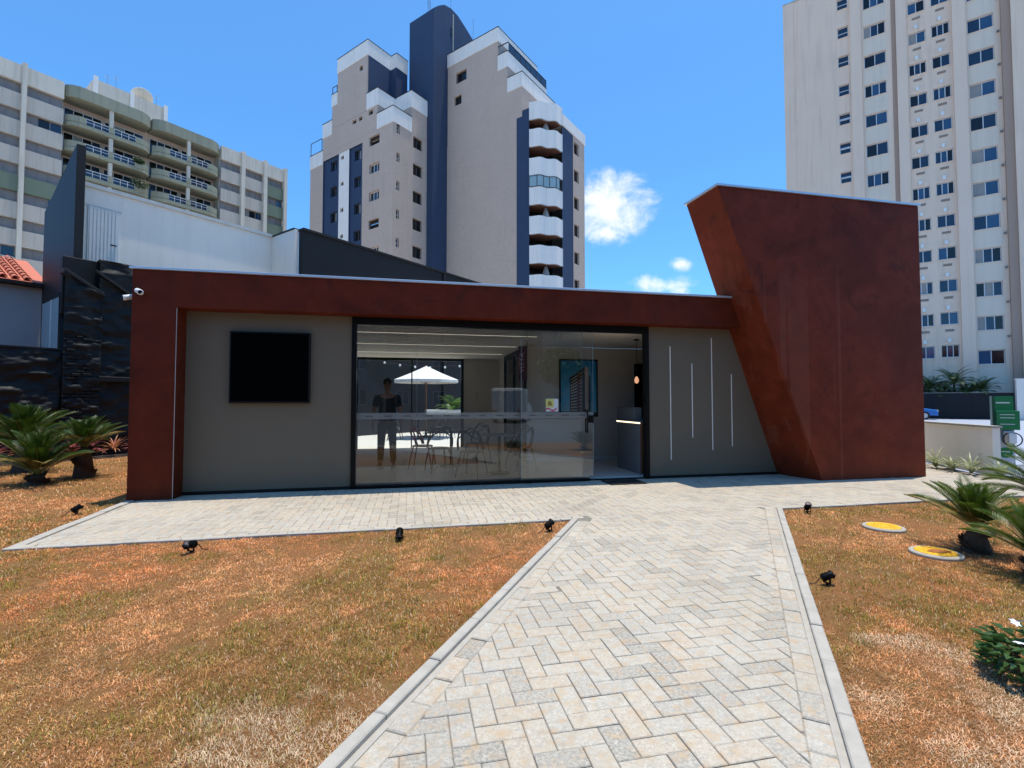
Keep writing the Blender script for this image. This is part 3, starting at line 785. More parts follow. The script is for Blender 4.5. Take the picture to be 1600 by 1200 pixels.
# rear opening frame to the patio
mb = MB()
for s0 in (0.9, 2.42, 3.93, 5.37): mb.box(s0, s0 + 0.08 if s0 in (0.9, 5.37) else s0 + 0.035, 6.52, 6.62, 0.045, 2.58)
mb.box(0.9, 5.45, 6.521, 6.619, 2.58, 2.66)
mb.build('patio_door_frame', 'black_metal', PV)
# glazed front
mb = MB(); mb.box(2.97, 3.045, RD - 0.03, RD + 0.09, 0.005, ZB - 0.002); mb.box(8.065, 8.14, RD - 0.03, RD + 0.09, 0.005, ZB - 0.002); mb.box(3.045, 8.065, RD - 0.03, RD + 0.09, 2.635, ZB - 0.003)
mb.box(3.045, 7.0, RD - 0.03, RD + 0.09, 0.005, 0.045); mb.box(7.0, 8.065, RD + 0.02, RD + 0.09, 0.005, 0.02)
mb.build('door_frame', 'black_metal', PV, bevel=0.003)
BZ0, BZ1 = 1.105, 1.21
def pane(name, a, b, d):
    p = MB().quad((a + .002, d, 0.05), (b - .002, d, 0.05), (b - .002, d, 2.633), (a + .002, d, 2.633)).build(name, 'glass', PV)
    m = MB().quad((a + .004, d - 0.002, BZ0), (b - .004, d - 0.002, BZ0), (b - .004, d - 0.002, BZ1), (a + .004, d - 0.002, BZ1)); m.build('frosted_band', 'frost', p)
    x = a + 0.14; m = MB()
    while x + 0.12 < b:
        for k in range(7): m.quad((x + k * .017, d - 0.004, BZ0 + .045), (x + k * .017 + .011, d - 0.004, BZ0 + .045), (x + k * .017 + .011, d - 0.004, BZ0 + .060), (x + k * .017, d - 0.004, BZ0 + .060))
        x += 0.30
    m.build('band_print', 'black_plastic', p)['kind'] = 'stuff'
    for x_ in (a, b): MB().box(x_ - .0015, x_ + .0015, d - .004, d + .004, 0.05, 2.633).build('pane_edge', 'pane_pale', p)
    return p
pane('glass_pane', 3.045, 4.0, RD + 0.05); pane('glass_pane', 4.0, 5.885, RD + 0.05); pane('glass_pane', 5.885, 6.885, RD + 0.05)
dr = pane('sliding_glass_door', 5.76, 7.066, RD + 0.0)
mb = MB()
for dd in (-0.045, 0.045):
    mb.tube([(6.945, RD + dd, 0.85), (6.945, RD + dd, 1.255)], 0.013, 10)
for z in (0.90, 1.205): mb.tube([(6.945, RD - .045, z), (6.945, RD + .045, z)], 0.008, 8)
mb.build('pull_handle', 'black_metal', dr)
MB().box(6.98, 7.066, RD - 0.018, RD + 0.018, 1.02, 1.15).build('lock', 'black_metal', dr, bevel=0.003)

# ---------------------------------------------------------------- things on and in the pavilion
def local(o): o.parent = None; return o
tv = thing('television', 'black wall screen on the grey panel left of the glazing', 'television', fw(1.78, RD - 0.003, 1.37), FA)
mb = MB(); mb.box(-0.575, 0.575, -0.07, -0.002, 0, 1.10); mb.build('housing', 'black_plastic', tv, bevel=0.004)
MB().box(-0.553, 0.553, -0.073, -0.0705, 0.03, 1.078).build('screen', 'screen', tv)
MB().box(-0.57, 0.57, -0.076, -0.0705, 0.0, 0.024).build('lower_bezel', 'black_plastic', tv)

def bullet(loc, rz, label):
    t = thing('security_camera', label, 'camera', loc, rz, 'security cameras at the pavilion corner')
    m = MB(); m.tube([(0, 0, 0), (0, -0.02, 0), (0, -0.03, 0)], [0.035, 0.035, 0.012], 14); m.build('mount', 'white_plastic', t, True)
    m = MB(); m.tube([(0, -0.03, 0), (0.01, -0.06, 0.005)], 0.011, 8); m.build('arm', 'white_plastic', t, True)
    m = MB(); m.tube([(-0.035, -0.035, 0.022), (-0.03, -0.04, 0.022), (0.055, -0.135, -0.018), (0.058, -0.14, -0.019)], [0.02, 0.036, 0.038, 0.030], 16); m.build('housing', 'white_plastic', t, True)
    m = MB(); m.tube([(0.056, -0.138, -0.0185), (0.060, -0.1425, -0.0205)], 0.027, 16); m.build('lens', 'screen', t, True)
bullet(fw(0.115, 0.0, 2.95), FA, 'white bullet camera on the front of the rust brown pillar')
bullet(fw(0.0, 0.12, 2.90), FA - math.pi / 2, 'white camera half hidden on the side of the rust brown pillar')

mt = thing('doormat', 'black rubber doormat at the open glass door', 'doormat', fw(7.50, 0.02, 0.0), FA)
MB().box(-0.32, 0.34, -0.22, 0.22, 0.002, 0.014).build('mat', 'rubber', mt, bevel=0.003)
m = MB()
for k in range(11): m.box(-0.30 + k * 0.057, -0.27 + k * 0.057, -0.2, 0.2, 0.0145, 0.017)
m.build('ribs', 'rubber', mt)['kind'] = 'stuff'

ct = thing('reception_counter', 'grey reception counter with a lit strip inside the doorway', 'counter', fw(8.1, 0.60, 0.04), FA)
MB().box(0, 0.7, 0, 1.0, 0, 0.94).build('body', 'counter', ct, bevel=0.004)
MB().box(0.02, 0.68, -0.018, -0.001, 0, 0.93).build('wood_end', 'wood', ct)
MB().box(-0.015, 0.72, -0.02, 1.02, 0.965, 0.995).build('worktop', 'counter', ct)
MB().box(-0.008, 0.012, -0.012, 1.01, 0.942, 0.963).build('light_strip', 'led', ct)
MB().box(0.0, 0.16, 0.22, 1.0, 0.997, 1.24).build('upstand', 'counter', ct, bevel=0.004)

pl = thing('pendant_lamp', 'pendant lamp with a glowing amber bulb above the counter', 'lamp', fw(8.39, 1.28, 2.66), FA)
MB().lathe([(0.055, -0.022), (0.06, -0.018), (0.06, -0.001)], 20).build('canopy', 'black_metal', pl, True)
MB().tube([(0, 0, -0.02), (0, 0, -0.70)], 0.004, 6).build('cord', 'black_plastic', pl)
MB().lathe([(0.012, -0.76), (0.018, -0.755), (0.018, -0.70), (0.01, -0.695)], 14).build('socket', 'black_metal', pl, True)
MB().lathe([(0.008, -0.90), (0.03, -0.885), (0.045, -0.85), (0.042, -0.81), (0.022, -0.77), (0.015, -0.757)], 16).build('bulb', 'bulb', pl, True)

def mat_skyprint():
    t = NT('printed sky'); s = t.node('ShaderNodeSeparateXYZ'); t.l.new(t.coord('Object'), s.inputs[0])
    c = t.ramp(t.mrange(s.outputs[2], 0, 1.3), [(0.0, (0.22, 0.58, 0.72)), (0.3, (0.07, 0.50, 0.80)), (1.0, (0.012, 0.26, 0.60))])
    n = t.noise(t.coord('Object', (2, 2, 5)), 1.6, 6); c = t.mix(t.mrange(n, 0.5, 0.8, 0, 0.5), c, (0.35, 0.55, 0.65, 1))
    t.set(Base_Color=c, Roughness=0.3); return t.m
pc = thing('framed_picture', 'framed print of a red apartment tower under blue sky', 'picture', fw(7.74, 2.945, 1.04), FA)
MB().box(-0.47, 0.47, -0.03, -0.001, 0, 1.34).build('frame', 'black_metal', pc)
MB().quad((-0.435, -0.0315, 0.035), (0.435, -0.0315, 0.035), (0.435, -0.0315, 1.305), (-0.435, -0.0315, 1.305)).build('printed_sky', mat_skyprint(), pc)
M['pr_red'] = plain('print red', (0.26, 0.03, 0.022, 1), 0.4); M['pr_dark'] = plain('print dark', (0.025, 0.02, 0.022, 1), 0.4); M['pr_pale'] = plain('print pale', (0.62, 0.54, 0.50, 1), 0.4); M['pr_green'] = plain('print hedge', (0.05, 0.09, 0.06, 1), 0.5)
m = MB(); Y = -0.033
tl = lambda x: 0.90 + (x + 0.22) / 0.37 * 0.27
m.quad((-0.22, Y, 0.09), (0.15, Y, 0.09), (0.15, Y, 1.17), (-0.22, Y, 0.90), 1)
m.quad((0.15, Y, 0.09), (0.235, Y, 0.09), (0.235, Y, 1.15), (0.15, Y, 1.17), 2)
m.quad((0.235, Y, 0.10), (0.29, Y, 0.11), (0.29, Y, 0.93), (0.235, Y, 1.0), 1)
m.quad((-0.435, Y, 0.036), (0.435, Y, 0.036), (0.435, Y, 0.10), (-0.435, Y, 0.13), 3)
Y = -0.0345
for k in range(12):
    f = (k + 0.6) / 12.5
    zl, zr = 0.10 + f * 0.78, 0.10 + f * 1.04
    za = lambda x: zl + (zr - zl) * (x + 0.22) / 0.37
    for xa, xb, mi in ((-0.195, -0.04, 2), (-0.02, 0.05, 0), (0.03, 0.075, 2)):
        h = 0.026 if mi == 2 else 0.05
        m.quad((xa, Y - mi * .0004, za(xa)), (xb, Y - mi * .0004, za(xb)), (xb, Y - mi * .0004, za(xb) + h), (xa, Y - mi * .0004, za(xa) + h), mi)
m.build('printed_tower', ['pr_red', 'pr_dark', 'pr_pale', 'pr_green'], pc)

mi_ = thing('wall_mirror', 'dark framed mirror behind the reception counter', 'mirror', fw(9.45, 2.945, 0.75), FA)
m = MB(); m.box(-0.30, 0.30, -0.03, -0.001, 0, 1.55); m.build('frame', 'black_metal', mi_)
t_ = NT('mirror'); t_.set(Base_Color=(0.5, 0.5, 0.5, 1), Metallic=1.0, Roughness=0.02)
MB().quad((-0.22, -0.0315, 0.06), (0.22, -0.0315, 0.06), (0.22, -0.0315, 1.42), (-0.22, -0.0315, 1.42)).build('mirror_glass', t_.m, mi_)

def text_mesh(body, size, mat, extr=0.001):
    cu = bpy.data.curves.new('lettering', 'FONT'); cu.body = body; cu.size = size; cu.extrude = extr; cu.align_x = 'CENTER'; cu.align_y = 'CENTER'
    o = bpy.data.objects.new('lettering', cu); COL.objects.link(o)
    dg = bpy.context.evaluated_depsgraph_get(); me = bpy.data.meshes.new_from_object(o.evaluated_get(dg))
    bpy.data.objects.remove(o); me.materials.clear(); me.materials.append(M[mat]); return me
bn = thing('banner_reflection', 'reflection of a maroon banner with vertical pink letters, built as a solid banner indoors', 'banner', fw(6.40, 2.9, 1.86), FA)  # stands in for an outdoor banner's reflection in the glass
MB().box(-0.10, 0.095, -0.006, 0, 0, 0.80).build('cloth', 'banner', bn)
MB().tube([(-0.12, -0.003, 0.80), (0.11, -0.003, 0.80)], 0.008, 8).build('rod', 'black_metal', bn)
o = link('lettering', text_mesh('VITTA', 0.17, 'banner_text'), bn, (-0.02, -0.008, 0.42)); o.rotation_euler = (math.pi / 2, -math.pi / 2, 0)

stk = thing('door_sticker', 'yellow and white sticker on the sliding glass door', 'sticker', fw(6.28, RD - 0.004, 1.225), FA)
m = MB(); m.box(-0.085, 0.14, -0.0015, 0, 0, 0.22); m.build('card', 'sticker_w', stk)
m = MB(); m.box(-0.085, 0.06, -0.003, -0.0016, 0.07, 0.215); m.build('yellow_field', 'sticker_y', stk)
m = MB(); m.add([(-0.05, -.0045, .10), (0.035, -.0045, .10), (0.01, -.0045, .175), (-0.02, -.0045, .185), (-0.045, -.0045, .15)], [(0, 1, 2, 3, 4)]); m.build('brown_mark', 'sticker_b', stk)
m = MB(); m.add([(-0.085 + .02 * k, -.0045, .02 + .018 * math.sin(k * .75)) for k in range(11)] + [(-0.085 + .02 * k, -.0045, .045 + .018 * math.sin(k * .75)) for k in range(11)], [(k, k + 1, k + 12, k + 11) for k in range(10)]); m.build('red_wave', 'sticker_r', stk)

# chairs with looped backs, tables
def make_chair(mat):
    parts = []
    seat = MB().lathe([(0.19, -0.012), (0.215, -0.006), (0.22, 0.004), (0.20, 0.012)], 20, (0, 0, 0.45), sy=0.98).mesh('seat', mat, True)
    legs = []
    for sx in (-1, 1):
        for sy in (-1, 1):
            legs.append(MB().tube([(sx * 0.15, sy * 0.15, 0.445), (sx * 0.19, sy * 0.20, 0.22), (sx * 0.215, sy * 0.235, 0)], [0.017, 0.014, 0.010], 8).mesh('leg', mat, True))
    loops = []
    for ph, h, wv in ((0.0, 0.40, 0.24), (0.6, 0.33, 0.25), (-0.6, 0.36, 0.25)):
        pts = []
        for k in range(21):
            a = math.pi * (k / 20); x = -wv * math.cos(a); zz = 0.47 + h * (math.sin(a) ** 0.7) * (1 + 0.18 * math.sin(3 * a + ph * 3)); yy = 0.05 + 0.17 * math.sin(a) + 0.03 * ph
            pts.append((x, yy, zz))
        loops.append(MB().tube(pts, 0.013, 8).mesh('back_loop', mat, True))
    return seat, legs, loops
_ch = {m: make_chair(m) for m in ('chair_black', 'magenta')}
def chair(s, d, rz, mat, label, z=0.04):
    t = thing('cafe_chair', label, 'chair', fw(s, d, z), FA + rz, 'cafe chairs behind the glass')
    seat, legs, loops = _ch[mat]
    link('seat', seat, t)
    for l in legs: link('leg', l, t)
    for l in loops: link('back_loop', l, t)
def table(s, d, label, z=0.04, r=0.36, top='counter'):
    t = thing('round_table', label, 'table', fw(s, d, z), FA, 'round tables behind the glass')
    MB().lathe([(r - .02, 0.715), (r, 0.722), (r, 0.738), (r - .01, 0.742)], 32).build('table_top', top, t, True)
    MB().tube([(0, 0, 0.02), (0, 0, 0.715)], 0.03, 12).build('stem', 'black_metal', t, True)
    MB().lathe([(0.23, 0.0), (0.23, 0.012), (0.05, 0.03), (0.03, 0.06)], 24).build('base', 'black_metal', t, True)
table(1.75, 1.9, 'round table nearest the left door jamb'); table(4.75, 2.5, 'round table in the middle of the glazed room'); table(5.55, 1.25, 'small round table close to the sliding door', r=0.33)
for s, d, rz, mt_, lb in ((1.25, 1.75, 1.9, 'chair_black', 'black looped chair against the left wall inside the glass'), (2.0, 2.55, 0.3, 'chair_black', 'black looped chair behind the leftmost indoor table'),
                        (2.2, 1.35, 3.6, 'chair_black', 'black looped chair in front of the leftmost indoor table'), (4.15, 2.3, 1.3, 'magenta', 'magenta looped chair beside the standing man'),
                        (4.45, 1.75, 3.4, 'chair_black', 'black looped chair in front of the middle indoor table'), (5.35, 2.8, -0.9, 'chair_black', 'black looped chair behind the middle indoor table'),
                        (5.0, 1.0, 2.6, 'chair_black', 'black looped chair nearest the fixed glass panes'), (6.05, 1.6, -1.2, 'chair_black', 'black looped chair right beside the inner wall corner')):
    chair(s, d, rz, mt_, lb)

# standing man
def skin_mesh(name, mat, verts, edges, radii, parent, sub=2):
    me = bpy.data.meshes.new(name); me.from_pydata(verts, edges, []); me.materials.append(M[mat]); me.update()
    o = link(name, me, parent)
    md = o.modifiers.new('skin', 'SKIN'); md.use_smooth_shade = True
    for i, r in enumerate(radii):
        sv = me.skin_vertices[0].data[i]; sv.radius = (r, r) if not isinstance(r, tuple) else r; sv.use_root = (i == 0)
    o.modifiers.new('sub', 'SUBSURF').levels = sub; o.modifiers['sub'].render_levels = sub
    return o
PZ = 0.04
man = thing('person', 'person in black t shirt and dark jeans standing behind the glass', 'person', fw(3.44, 2.36, PZ), FA + R(6))
V_, E_, R_ = [], [], []
def av(p, r, prev=None):
    V_.append(p); R_.append(r)
    if prev is not None: E_.append((prev, len(V_) - 1))
    return len(V_) - 1
pel = av((0, 0, 0.97), (0.155, 0.105)); wst = av((0, 0, 1.10), (0.150, 0.105), pel); chs = av((0, 0.0, 1.32), (0.175, 0.115), wst); upc = av((0, 0.01, 1.45), (0.15, 0.085), chs)
nk = av((0, 0.01, 1.53), 0.056, upc); nk2 = av((0, -0.01, 1.585), 0.055, nk); jw = av((0, -0.025, 1.63), (0.062, 0.075), nk2); hd = av((0, -0.012, 1.71), (0.074, 0.094), jw); cr = av((0, 0.0, 1.775), (0.058, 0.075), hd)
for sx in (-1, 1):
    hp = av((sx * 0.095, 0, 0.90), 0.093, pel); kn = av((sx * 0.115, -0.01, 0.49), 0.060, hp); ca_ = av((sx * 0.122, 0.012, 0.34), 0.056, kn); an = av((sx * 0.13, 0.02, 0.085), 0.038, ca_); ft = av((sx * 0.15, -0.12, 0.035), (0.042, 0.032), an)
    sh = av((sx * 0.195, 0.01, 1.43), 0.066, upc); el = av((sx * 0.265, 0.02, 1.15), 0.043, sh); wr = av((sx * 0.275, -0.05, 0.91), 0.029, el); pm = av((sx * 0.272, -0.065, 0.845), (0.034, 0.020), wr)
    for k, (fx, lnn) in enumerate(((-0.026, 0.070), (-0.009, 0.082), (0.009, 0.076), (0.025, 0.060))):
        a = av((sx * (0.272), -0.065 + fx, 0.80), 0.0095, pm); b = av((sx * 0.266, -0.068 + fx, 0.80 - lnn * 0.5), 0.0088, a); av((sx * 0.256, -0.070 + fx, 0.80 - lnn), 0.0075, b)
    a = av((sx * 0.262, -0.10, 0.855), 0.0105, pm); av((sx * 0.252, -0.115, 0.82), 0.009, a)
skin_mesh('body', 'skin', V_, E_, R_, man)
skin_mesh('t_shirt', 'cloth_black', [(0, 0, 1.02), (0, 0, 1.12), (0, 0.0, 1.32), (0, 0.01, 1.45), (0, 0.01, 1.495), (-0.20, 0.01, 1.43), (-0.243, 0.017, 1.23), (0.20, 0.01, 1.43), (0.243, 0.017, 1.23), (0, 0, 0.93)],
          [(0, 1), (1, 2), (2, 3), (3, 4), (3, 5), (5, 6), (3, 7), (7, 8), (0, 9)], [(0.172, 0.125), (0.170, 0.125), (0.192, 0.130), (0.165, 0.100), (0.085, 0.07), 0.080, 0.066, 0.080, 0.066, (0.175, 0.125)], man)
skin_mesh('jeans', 'denim', [(0, 0, 0.98), (-0.095, 0, 0.88), (-0.116, -0.01, 0.49), (-0.13, 0.018, 0.10), (0.095, 0, 0.88), (0.116, -0.01, 0.49), (0.13, 0.018, 0.10)],
          [(0, 1), (1, 2), (2, 3), (0, 4), (4, 5), (5, 6)], [(0.163, 0.115), 0.104, 0.078, 0.062, 0.104, 0.078, 0.062], man)
for sx in (-1, 1):
    m = MB(); m.prism([(sx * 0.13 + x, y) for x, y in ((-0.045, 0.06), (0.045, 0.06), (0.055, -0.10), (0.03, -0.19), (-0.02, -0.19), (-0.05, -0.10))], 0, 0.055); m.build('shoe', 'leather', man, bevel=0.015)
m = MB(); m.lathe([(0.06, -0.06), (0.082, -0.02), (0.086, 0.03), (0.07, 0.075), (0.03, 0.098)], 18, (0, 0.018, 1.735), sx=0.97, sy=1.14); m.build('hair', 'hair', man, True)
m = MB(); m.lathe([(0.004, -0.022), (0.014, -0.012), (0.008, 0.02)], 10, (0, -0.108, 1.695)); m.build('nose', 'skin', man, True)
for sx in (-1, 1):
    MB().lathe([(0.008, -0.03), (0.016, -0.005), (0.012, 0.028)], 10, (sx * 0.076, 0.0, 1.70), sy=1.3).build('ear', 'skin', man, True)
    MB().lathe([(0.003, -0.008), (0.011, 0.0), (0.003, 0.008)], 10, (sx * 0.03, -0.096, 1.72)).build('eye', 'hair', man, True)
m = MB()
for sx in (-1, 1): m.tube([(sx * 0.032 + 0.024 * math.cos(a), -0.110, 1.718 + 0.018 * math.sin(a)) for a in np.linspace(0, 2 * math.pi, 17)], 0.0028, 6)
m.tube([(-0.01, -0.112, 1.722), (0.01, -0.112, 1.722)], 0.0025, 6)
for sx in (-1, 1): m.tube([(sx * 0.056, -0.108, 1.722), (sx * 0.078, -0.02, 1.722)], 0.0025, 6)
m.build('glasses', 'black_plastic', man)
MB().box(-0.022, 0.022, -0.106, -0.096, 1.645, 1.652).build('mouth', 'leather', man)

# ---------------------------------------------------------------- patio behind the pavilion
mb = MB(); mb.prism([tuple(fw(0.1, 6.76))[:2], tuple(fw(12, 6.76))[:2], tuple(fw(12, 21))[:2], tuple(fw(0.1, 14.5))[:2]], -0.08, 0.035)
tag(mb.build('patio', 'patio'), kind='structure')
um = thing('patio_umbrella', 'white canvas parasol standing open on the rear patio', 'umbrella', fw(4.5, 10.8, 0.035), FA)
N8 = 8; ap = (0, 0, 2.70); rr, rz_ = 1.26, 2.16
for k in range(N8):
    a0, a1 = 2 * math.pi * (k + .5) / N8, 2 * math.pi * (k + 1.5) / N8
    p0, p1 = (rr * math.cos(a0), rr * math.sin(a0), rz_), (rr * math.cos(a1), rr * math.sin(a1), rz_)
    m0, m1 = [(x * .5, y * .5, rz_ + (2.70 - rz_) * .47) for x, y, z in (p0, p1)]
    m = MB(); m.add([ap, m0, m1], [(0, 1, 2)]); m.quad(m0, p0, p1, m1); m.quad(p0, (p0[0], p0[1], rz_ - .10), (p1[0], p1[1], rz_ - .10), p1); m.build('canopy_panel', 'canvas', um)
    MB().tube([(p0[0] * .98, p0[1] * .98, rz_ - .02), (0, 0, 2.62)], 0.010, 6).build('rib', 'wood', um)
    MB().tube([(p0[0] * .5, p0[1] * .5, rz_ + .2), (0, 0, 1.98)], 0.008, 6).build('strut', 'wood', um)
MB().tube([(0, 0, 0), (0, 0, 2.72)], 0.024, 10).build('pole', 'wood', um, True)
MB().lathe([(0.28, 0), (0.28, 0.06), (0.05, 0.09), (0.035, 0.3)], 24).build('base', 'black_metal', um, True)
table(4.2, 10.2, 'round table under the white patio parasol', 0.035, 0.42)
for s, d, rz, mt_, lb in ((3.4, 9.9, 1.4, 'chair_black', 'black looped chair on the patio left of the parasol table'), (4.9, 9.7, -2.3, 'chair_black', 'black looped chair on the patio in front of the parasol pole'), (5.3, 10.6, -1.4, 'chair_black', 'black looped chair on the patio right of the parasol table')):
    chair(s, d, rz, mt_, lb, 0.035)

# ---------------------------------------------------------------- windows shared by the blocks around
_wc = {}
def window_mesh(w, h, style, frame, panes):
    """returns (frame mesh, [pane meshes]); local x 0..w, z 0..h, front towards -y"""
    key = (round(w, 2), round(h, 2), style, frame, panes)
    if key in _wc: return _wc[key]
    m = MB(); t = 0.05
    m.box(0, w, 0, .06, 0, t); m.box(0, w, 0, .06, h - t, h); m.box(0, t, 0.001, .06, t, h - t); m.box(w - t, w, 0.001, .06, t, h - t)
    P = []
    if style == 'slide':
        cuts = [(k + 1) * (w) / len(panes) for k in range(len(panes) - 1)]
        for c in cuts: m.box(c - .03, c + .03, -.005, .06, t, h - t)
        xs = [0] + cuts + [w]
        for k, p in enumerate(panes): P.append(MB().quad((xs[k] + .02, .04 + .012 * (k % 2), t * .6), (xs[k + 1] - .02, .04 + .012 * (k % 2), t * .6), (xs[k + 1] - .02, .04 + .012 * (k % 2), h - t * .6), (xs[k] + .02, .04 + .012 * (k % 2), h - t * .6)).mesh('pane', p))
    else:   # awning: upper sash tilted out
        zc = h * 0.47
        m.box(t, w - t, 0, .06, zc - .03, zc + .03)
        P.append(MB().quad((t * .5, .05, t * .5), (w - t * .5, .05, t * .5), (w - t * .5, .05, zc), (t * .5, .05, zc)).mesh('pane', panes[0]))
        o_ = -0.16 if style == 'awning_open' else 0.03
        P.append(MB().quad((t * .5, o_, zc + .03), (w - t * .5, o_, zc + .03), (w - t * .5, .04, h - t), (t * .5, .04, h - t)).mesh('pane', panes[-1]))
        if style == 'awning_open': m.box(t * .5, w - t * .5, o_ - .02, o_ + .02, zc + .0, zc + .06)
    _wc[key] = (m.mesh('window', frame), P)
    return _wc[key]
def window(parent, axis, c, u0, u1, z0, z1, style='slide', frame='frame_white', panes=('pane_navy', 'pane_navy'), inset=0.12):
    fm, pm = window_mesh(u1 - u0 - .02, z1 - z0 - .02, style, frame, tuple(panes))
    if axis == 'y': o = link('window', fm, parent, (u0 + .01, c + inset, z0 + .01))
    else: o = link('window', fm, parent, (c + inset, u1 - .01, z0 + .01), (0, 0, -math.pi / 2))
    for p in pm: link('pane', p, o)
    return o

# ---------------------------------------------------------------- boundary wall, neighbour house parts (street grid frame)
WO = Vector((-10.43, 13.20, 0))
def wg(a, b, z=0.0): return WO + G1 * a + G2 * b + Vector((0, 0, z))
def rough_panel(a0, a1, z0, z1, th, seed, amp=0.05, top=None, n=(60, 40), fr=1.6):
    """slab of hand-thrown plaster: front face displaced; top(a) optional profile"""
    na, nz = n; rg = np.random.default_rng(seed)
    A = np.linspace(a0, a1, na + 1)
    m = MB(); vs = []
    ZT_ = np.array([top(a) if top else z1 for a in A])
    ZZ = z0 + (ZT_[None, :] - z0) * (np.arange(nz + 1) / nz)[:, None]; AA = np.repeat(A[None, :], nz + 1, 0)
    DD = (fbm(AA.ravel() * fr + seed, ZZ.ravel() * fr * 2.2, 1.0, seed, 5).reshape(nz + 1, na + 1) - 0.5) * amp * 2
    for j in range(nz + 1):
        for i in range(na + 1):
            z = ZZ[j, i]; d = DD[j, i]
            if i in (0, na) or j in (0, nz): d *= 0.3
            vs.append((A[i], -th / 2 + d, z))
    fs = [(j * (na + 1) + i, j * (na + 1) + i + 1, (j + 1) * (na + 1) + i + 1, (j + 1) * (na + 1) + i) for j in range(nz) for i in range(na)]
    k = len(vs)
    for i in range(na + 1): vs.append((A[i], th / 2, top(A[i]) if top else z1))
    fs += [(nz * (na + 1) + i, nz * (na + 1) + i + 1, k + i + 1, k + i) for i in range(na)]
    m.add(vs, fs)
    m.box(a0, a1, th / 2 + 0.001, th / 2 + 0.02, z0, min(z1, min(top(a) for a in A) if top else z1))
    return m
BW = thing('boundary_wall', 'rough black painted boundary wall behind the left cycads', 'wall', WO, GA)
rough_panel(-9, -1.40, 0, 2.66, 0.3, 5, 0.12, n=(220, 90), fr=2.2).build('low_wall', 'render_black', BW, True)
MB().box(-9, -1.42, -0.17, 0.19, 2.66, 2.70).build('wall_coping', 'charcoal', BW)
rough_panel(-0.70, 5.0, 0, 5.1, 0.26, 9, 0.10, n=(120, 130), fr=2.2).build('tall_wall', 'render_black', BW, True)
m = MB(); m.prism_y([(-0.70, 1.90), (0.8, 1.92), (0.8, 2.02), (-0.70, 2.05)], -0.30, -0.12); m.build('ledge', 'render_black', BW, bevel=0.02)
rough_panel(-1.40, -0.66, 0, 5.05, 0.5, 13, 0.11, top=lambda a: 4.62 - (a + 1.4) * 0.62, n=(24, 110), fr=2.6).build('pier', 'render_black', BW, True)
m = MB(); m.box(-1.38, 0.05, 0.10, 0.34, 3.6, 5.08); m.build('upper_wall', 'render_black', BW, bevel=0.02)
m = MB(); m.prism_y([(-1.42, 4.60), (-1.42, 4.70), (-0.62, 4.20), (-0.62, 4.10)], -0.30, 0.12); m.build('sloped_capping', 'charcoal', BW, bevel=0.015)
m = MB(); m.prism_y([(-0.80, 4.72), (-0.80, 4.80), (0.3, 4.08), (0.3, 4.0)], -0.24, -0.10); m.build('flashing_line', 'charcoal', BW, bevel=0.01)
bk_ = MB()
for j in range(34):
    zz = 0.1 + j * 0.088
    for i in range(4):
        x0 = -1.40 + i * 0.185 + (0.07 if j % 2 else 0) + random.uniform(-.01, .01)
        if x0 + .17 > -0.62: continue
        e = random.uniform(0.0, 0.05)
        zj = zz + random.uniform(-.012, .012); bk_.box(x0, x0 + random.uniform(.10, .19), -0.25 - e, -0.235, zj, zj + random.uniform(0.025, 0.07))
o = bk_.build('rough_bricks', 'render_black', BW, bevel=0.012); o['kind'] = 'stuff'
tw = MB(); tw.box(4.95, 26, -0.12, 0.14, 0, 7.50); tw.build('high_wall', 'charcoal_blue', BW)
MB().box(4.92, 26, -0.20, 0.20, 7.50, 7.58).build('wall_coping', 'charcoal', BW)
MB().box(12.1, 12.2, -0.22, -0.125, 0, 7.45).build('drain_pipe', 'charcoal', BW)

NH = thing('neighbour_house', 'tall charcoal slab and white upper wall behind the left end of the pavilion', 'building', WO, GA)
m = MB(); m.add([(-1.13, 0.35, 0), (-0.94, 0.35, 0), (-0.94, 0.35, 8.15), (-1.13, 0.35, 8.13), (-1.13, 3.5, 0), (-0.94, 3.5, 0), (-0.94, 3.5, 7.05), (-1.13, 3.5, 7.03)],
                [(0, 1, 2, 3), (5, 4, 7, 6), (4, 0, 3, 7), (1, 5, 6, 2), (3, 2, 6, 7)])
m.build('slab_wall', 'charcoal', NH)
wv = MB(); wv.box(-1.18, -1.131, 1.05, 3.1, 2.75, 4.28); wv.build('window_frame', 'charcoal', NH)
wo = MB().box(-1.20, -1.181, 1.13, 3.02, 2.80, 4.20).build('window', 'pane_pale', NH)
MB().box(-1.215, -1.201, 1.98, 2.04, 2.80, 4.20).build('mullion', 'frame_white', wo)
MB().box(-0.93, 4.93, 1.72, 1.95, 3.6, 7.55).build('white_wall', 'render_white', NH)
MB().box(-0.93, 4.96, 1.66, 1.99, 7.55, 7.66).build('wall_coping', 'coping', NH)
MB().box(4.80, 4.945, 0.145, 1.715, 3.6, 7.56).build('return_wall', 'render_white', NH)
MB().box(4.78, 4.97, 0.21, 1.655, 7.56, 7.62).build('return_coping', 'charcoal', NH)
dd = MB().box(-0.55, 0.17, 1.69, 1.719, 5.1, 7.0).build('steel_door', 'white_paint', NH)
for k in range(8): MB().box(-0.52 + k * 0.085, -0.50 + k * 0.085, 1.682, 1.6895, 5.12, 6.98).build('door_rib', 'coping', dd)
MB().box(-0.03, 0.12, 1.66, 1.6815, 5.98, 6.01).build('handle', 'black_metal', dd)
MB().box(-0.60, 0.22, 1.70, 1.7195, 7.0, 7.06).build('door_head', 'coping', NH)
MB().box(-0.8, 4.7, 0.36, 1.70, 3.4, 3.6).build('terrace_floor', 'concrete', NH)

